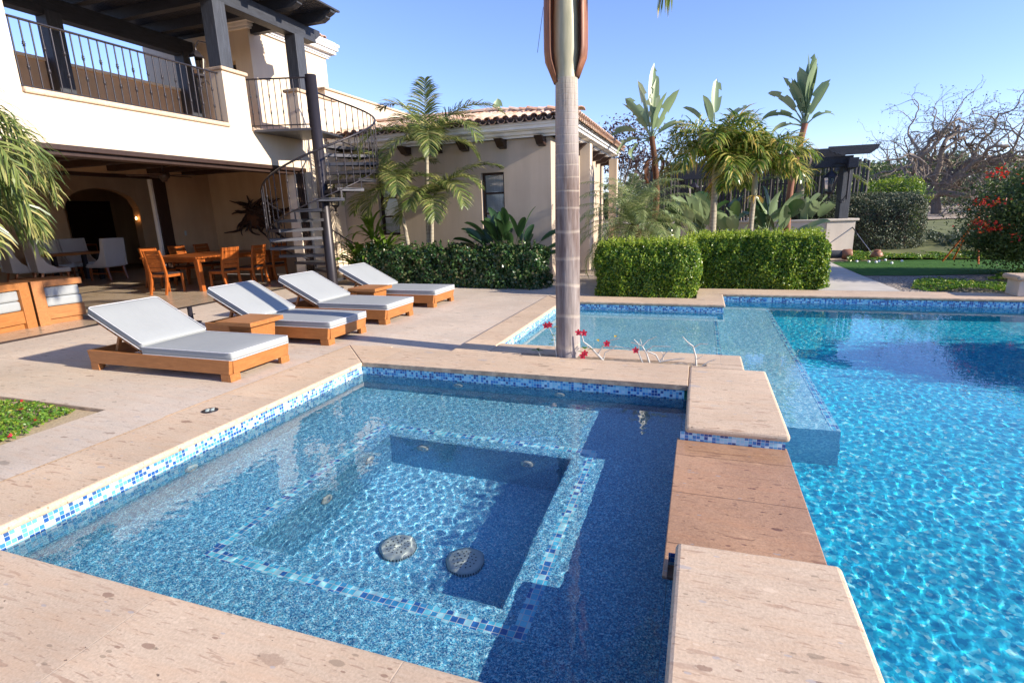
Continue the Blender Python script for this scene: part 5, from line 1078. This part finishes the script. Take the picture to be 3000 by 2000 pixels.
# red flowering shrub at the right edge
def bush(name, c, rad, n, size, label, mat, seed, flowers=None, cat='shrub', nf=0, flat=.8, trunk=True, clump=9):
    r_ = np.random.default_rng(seed); t = thing(name, label, cat, (c[0],c[1],0)); V = []
    cl = nrm(r_.normal(0,1,(clump*6,3)))*np.array(rad)*r_.uniform(.45,.95,(clump*6,1)); k = r_.integers(0,len(cl),n)
    P = cl[k]+r_.normal(0,1,(n,3))*np.array(rad)*.16; P = np.array([0,0,c[2]])+P; P[:,2] = np.maximum(P[:,2],.05); Nn = nrm(P-np.array([0,0,c[2]-.2]))
    MB().addq(leaves_at(P,Nn,size,r_,.42,.8)).build('foliage', M[mat], t)
    if trunk:
        b = MB()
        for j in range(9):
            a = r_.uniform(0,6.28); e = cl[j*5]*.8; b.tube([(.05*math.cos(a),.05*math.sin(a),0),(e[0]*.4,e[1]*.4,c[2]*.5),(e[0],e[1],c[2]+e[2]*.8)], [.04,.025,.01], 6, False)
        b.build('trunk', M['barktree'], t)
    if flowers:
        for cc in flowers:
            cc = np.array(cc); p = cc+r_.normal(0,1,(nf,3))*np.array([.13,.13,.05]); MB().addq(leaves_at(p-np.array([c[0],c[1],0]), np.tile([0,0,1.],(nf,1)), .055, r_, .6, .9)).build('flower_cluster', M['redflower'], t)
    return t
bush('flowering_shrub', (6.55,13.4,1.15), (1.5,1.5,1.1), 80000, .06, 'large dark green shrub with red flower clusters at the right edge', 'treeleaf', 81, [(4.95,12.6,1.05),(5.05,12.4,1.95),(5.5,12.0,1.8),(5.0,12.5,1.45),(5.1,12.5,.95),(5.55,12.1,.85),(5.75,11.95,1.95),(5.2,12.3,1.9)][:7], nf=60)
bush('off_frame_tree', (10.4,7.2,1.9), (1.1,1.3,1.3), 12000, .12, 'leafy tree beyond the right side of the pool casting shade on the water', 'treeleaf', 82, cat='tree')
bush('seed_pod_tree', (-3.6,24,4.0), (3.2,2.2,1.3), 2600, .16, 'scraggly tree with dangling dark seed pods behind the wing roof', 'bract', 83, cat='tree')
# bare gnarled coral tree
t = thing('bare_tree', 'big gnarled nearly leafless tree with twisted limbs beyond the garden', 'tree', (12.2,36,0.6)); r_ = np.random.default_rng(91); b = MB(); tips = []
branches(b, (0,0,0), (-.12,0,1), 1.5, .34, 0, r_, tips=[], gnarl=.06); part_ = b.build('trunk', M['barktree'], t)
for k,d in enumerate([(-1,.1,.35),(-.7,-.3,.7),(.3,.2,.8),(.9,-.2,.45),(1.2,.1,.25),(-1.1,-.2,.1),(.8,.5,.6),(1,0,.7),(-.3,.4,.8),(-1.3,.3,.5),(-1.1,.4,.9),(.1,-.4,1),(.6,-.1,1.1)]):
    b = MB(); branches(b, (-.15,0,1.3), d, 2.55, .19, 5, r_, .62, tips, .36, .0, 3, .007); b.build('limb', M['barktree'], t)
tp = np.array(tips); tp = tp[r_.choice(len(tp), min(len(tp), 14000), replace=False)]; MB().addq(leaves_at(tp+r_.normal(0,.06,tp.shape), np.tile([0,0,1.],(len(tp),1)), .085, r_, .6, 1)).build('sparse_leaves', M['olive'], t)
t2 = thing('bare_tree', 'second nearly leafless gnarled tree at the right edge behind the red flowering shrub', 'tree', (18.5,38,0.7)); b = MB(); tips = []
branches(b, (0,0,0), (0,0,1), 1.6, .38, 0, r_, tips=[], gnarl=.05); b.build('trunk', M['barktree'], t2)
for k,d in enumerate([(-1,0,.6),(-.6,.2,1),(.2,.2,1),(.9,-.2,.6),(-1.1,.1,.3),(.7,.5,.8),(-.3,-.3,1.1)]):
    b = MB(); branches(b, (0,0,1.3), d, 2.3, .16, 5, r_, .62, tips, .34, .02, 3, .007); b.build('limb', M['barktree'], t2)
# middle and far trees
def tree(loc, h, w, label, seed, mat='treeleaf', n=5000, size=.35, name='garden_tree'):
    r_ = np.random.default_rng(seed); t = thing(name, label, 'tree', loc, group='trees beyond the garden'); MB().tube([(0,0,0),(.1*w*.1,0,h*.35),(0,0,h*.7)], [w*.06,w*.05,w*.02], 8, False).build('trunk', M['barktree'], t)
    cl = r_.normal(0,1,(40,3)); cl = nrm(cl)*r_.uniform(.3,1,(40,1))*np.array([w/2,w/2,h*.32]); k = r_.integers(0,40,n); P = np.array([0,0,h*.64])+cl[k]+r_.normal(0,1,(n,3))*np.array([w,w,h])*.055; P[:,2] = np.maximum(P[:,2],.1)
    MB().addq(leaves_at(P, nrm(P-np.array([0,0,h*.55])), size, r_, .55, .7)).build('crown', M[mat], t)
FT = [((-3,30,0),3.6,5,'olive','grey green tree behind the wing ridge'),((1.5,28,0),3.4,5,'treeleaf','dark tree filling the gap behind the stake fence left of the pergola'),((6.0,33,0),3.0,4.5,'treeleaf','small rounded tree behind the grey green hedge'),((14.0,50,1),3.6,7,'treeleaf','dark tree standing across the sandy road, left one'),((21,54,1),3.9,8,'olive','broad olive coloured tree across the sandy road'),((28,52,1),4.2,9,'treeleaf','dark broad tree across the road behind the red flowering shrub'),((9,60,1),5,10,'olive','hazy olive tree far beyond the bare tree trunk'),((17,75,1),5.6,12,'treeleaf','dark tree mass far down the sandy road'),((36,70,1),6.5,14,'olive','far tree mass at the right edge'),((-1,60,1),5,11,'treeleaf','far dark tree behind the pair of bushy palms'),((27,90,1),7,18,'treeleaf','far wide tree closing the view at the end of the road')]
for k,(l_,h_,w_,m_,lb) in enumerate(FT): tree(l_, h_, w_, lb, 100+k, m_, 4200 if h_ < 5 else 6000, .18*h_/3.4 if h_ < 5 else .42)
hedge('far_hedge', -30,88,80,92,0,4.2, 'treeleaf', 16000, .8, 'long dark hedge line closing the horizon', amp=.9, rnd_c=1.6, seed=120, f=.35)
cover('roadside_shrubs', [(9.5,41),(30,42),(30,46),(10,45)], 5000, .22, .8, 'low blue green shrubs along the far side of the sandy road', 76, 'olive', z=1.0)
# two thatch-like palms far right
small_palm((16,58,1), 2.6, (0,0), 'distant fan of palm fronds behind the bare tree, left one', [(a,40+12*(a%3),1.5,1.6) for a in range(0,360,30)], r0=.16, ll=.9, lw=.12, mat='palmd', name='distant_palm', seed=131, group='distant palms', L0=1.3)
small_palm((24.5,60,1), 2.9, (0,0), 'distant fan of palm fronds behind the bare tree, right one', [(a,40+12*(a%3),1.5,1.6) for a in range(0,360,30)], r0=.16, ll=.9, lw=.12, mat='palmd', name='distant_palm', seed=132, group='distant palms', L0=1.3)
# ------------------------------------------------------------------ desert roses in the planter
def rose(loc, specs, label, seed, flowers=(), leaves=()):
    t = thing('desert_rose', label, 'plant', loc, group='desert roses in the planter'); r_ = np.random.default_rng(seed); b = MB()
    for pts,r0 in specs: MB().tube(pts, [.72*r0*(1-.55*i/(len(pts)-1)) for i in range(len(pts))], 7).build('stem', M['rosewood'], t)
    for c_ in flowers:
        f = MB(); c_ = np.array(c_)
        for k in range(5):
            a = k*R(72)+.4; d = np.array([math.cos(a),-.25,math.sin(a)]); s_ = np.cross(d,[.2,-1,.2]); s_ /= np.linalg.norm(s_)
            f.add([c_, c_+d*.016-s_*.012, c_+d*.034-s_*.008, c_+d*.036+s_*.008, c_+d*.018+s_*.012], [(0,1,2,3,4)])
        f.tube([c_-np.array([0,0,.03]), c_], [.003,.006], 5); f.build('flower', M['pink'], t)
    for (c_, d, yel) in leaves:
        f = MB(); paddle(f, c_, d, R(35), .06, .03, .004, .8, r_, rr=.002); f.build('leaf', M['yellowleaf'] if yel else M['hedge'], t)
rose((-1.0,5.39,-.02), [([(.10,.0,0),(.03,0,.07),(-.04,0,.14),(-.11,0,.19),(-.13,0,.28)],.018),([(.05,0,.07),(.09,0,.15),(.17,0,.22),(.26,0,.245)],.011),([(.10,0,0),(.12,0,.09),(.20,0,.13),(.23,0,.17)],.009),([(.04,.0,.06),(.10,0,.15),(.25,0,.155),(.45,.02,.13)],.010),([(-.06,0,.15),(-.10,-.04,.12)],.008),([(-.40,0,0),(-.42,-.02,.22),(-.47,-.04,.34)],.008)], 'desert rose with crimson flowers right beside the palm trunk', 1,
     [(-.09,-.06,.30),(-.15,-.05,.30),(-.10,-.08,.06),(-.075,-.08,.09),(.14,-.02,.19),(.43,0,.13),(-.50,-.05,.36),(-.46,-.05,.37)], [((-.08,-.07,.13),1.2,0),((-.08,-.07,.13),2.4,0),((-.05,-.07,.12),.2,0),((-.1,-.07,.09),3.3,0),((.22,0,.25),1.57,1),((-.4,-.03,.25),3.5,0),((-.41,-.03,.2),4.4,0),((-.42,-.03,.15),3.9,0),((-.43,-.03,.33),.6,1),((.05,0,.2),2,1)])
rose((-.42,5.39,-.02), [([(-.08,0,0),(-.12,0,.10),(-.12,0,.19),(-.17,0,.24)],.014),([(-.01,0,0),(-.04,0,.10),(-.09,0,.18),(-.20,0,.21)],.015),([(-.05,0,.12),(.02,0,.18),(.19,0,.185)],.010),([(.09,0,.02),(.05,0,.09),(-.05,0,.13),(-.15,0,.15)],.013),([(-.08,0,.18),(-.03,0,.24),(.05,0,.28)],.009),([(-.09,0,.19),(-.11,0,.25)],.006),([(.09,0,.02),(.15,0,.12),(.21,0,.15)],.010),([(.09,0,.02),(.20,0,.05),(.33,0,.07)],.012),([(.12,0,.04),(.12,0,.10),(.10,0,.13)],.007),([(.20,0,0),(.30,0,.02),(.36,0,.01)],.007),([(-.12,0,.19),(-.10,0,.25)],.005)], 'desert rose with bare branching pale stems in the middle of the planter', 2)
rose((.02,5.39,-.02), [([(.0,0,0),(-.01,0,.10),(-.04,0,.20),(-.09,0,.235),(-.14,0,.29)],.014),([(-.03,0,.19),(.03,0,.23),(.10,0,.225)],.009),([(-.04,0,.20),(-.11,0,.21)],.006),([(0,0,.07),(.05,0,.10),(.06,0,.12)],.007),([(.05,0,0),(.11,0,.05),(.18,0,.08)],.009),([(0,0,0),(-.05,0,.02)],.007)], 'single bare desert rose stem at the right end of the planter', 3)
rose((-1.58,5.39,-.02), [([(0,0,0),(-.02,0,.05),(-.05,0,.08)],.006)], 'tiny dry desert rose seedling left of the palm trunk', 4, (), [((-.05,0,.07),1,0),((-.02,0,.06),2.2,0),((-.04,0,.06),3.5,0),((-.03,0,.06),.1,0)])
# ------------------------------------------------------------------ light, sky, camera
EL, AZ = R(23), R(3.8)
w = bpy.data.worlds.new('World'); sc.world = w; w.use_nodes = True
nt = w.node_tree; bg = nt.nodes['Background']; sky = nt.nodes.new('ShaderNodeTexSky'); sky.sky_type = 'NISHITA'; sky.sun_disc = False
sky.sun_elevation = EL; sky.sun_rotation = R(90) + AZ; sky.air_density = 1.0; sky.dust_density = 0; sky.ozone_density = 3.5; sky.altitude = 50
tn = nt.nodes.new('ShaderNodeMix'); tn.data_type = 'RGBA'; tn.blend_type = 'MULTIPLY'; tn.inputs[0].default_value = 1; tn.inputs[7].default_value = (.99,.93,1.19,1)
nt.links.new(sky.outputs[0], tn.inputs[6]); nt.links.new(tn.outputs[2], bg.inputs[0]); bg.inputs[1].default_value = .13
l = bpy.data.lights.new('sun', 'SUN'); l.energy = 4.9; l.angle = R(.5); l.color = (1, .90, .76); l.cycles.is_caustics_light = True
lo = bpy.data.objects.new('sun', l); col.objects.link(lo)
lo.rotation_euler = Vector((math.cos(EL)*math.cos(AZ), -math.cos(EL)*math.sin(AZ), math.sin(EL))).to_track_quat('Z', 'Y').to_euler()
cam = bpy.data.cameras.new('camera'); co = bpy.data.objects.new('camera', cam); col.objects.link(co); sc.camera = co
pitch, yaw, roll = R(-13.44251709), R(-19.4548559), R(-1.77172387)
fwd = Vector((math.sin(yaw)*math.cos(pitch), math.cos(yaw)*math.cos(pitch), math.sin(pitch))); rt = Vector((math.cos(yaw), -math.sin(yaw), 0)); up = rt.cross(fwd)
r2 = rt*math.cos(roll) + up*math.sin(roll); u2 = -rt*math.sin(roll) + up*math.cos(roll)
co.matrix_world = Matrix(((r2.x,u2.x,-fwd.x,0),(r2.y,u2.y,-fwd.y,0),(r2.z,u2.z,-fwd.z,1.5),(0,0,0,1)))
cam.sensor_width = 36; cam.lens = 1566.6/3000*36; cam.clip_start = .05; cam.clip_end = 3000
sc.render.resolution_x, sc.render.resolution_y = 1024, 682
sc.view_settings.view_transform = 'Standard'; sc.view_settings.look = 'None'; sc.view_settings.exposure = 0.93; sc.view_settings.gamma = 1
sc.cycles.caustics_refractive = True; sc.cycles.caustics_reflective = False; sc.cycles.blur_glossy = .6
sc.cycles.max_bounces = 9; sc.cycles.transmission_bounces = 6; sc.cycles.transparent_max_bounces = 12; sc.cycles.diffuse_bounces = 4
sc.cycles.use_denoising = True; sc.cycles.sample_clamp_indirect = 6
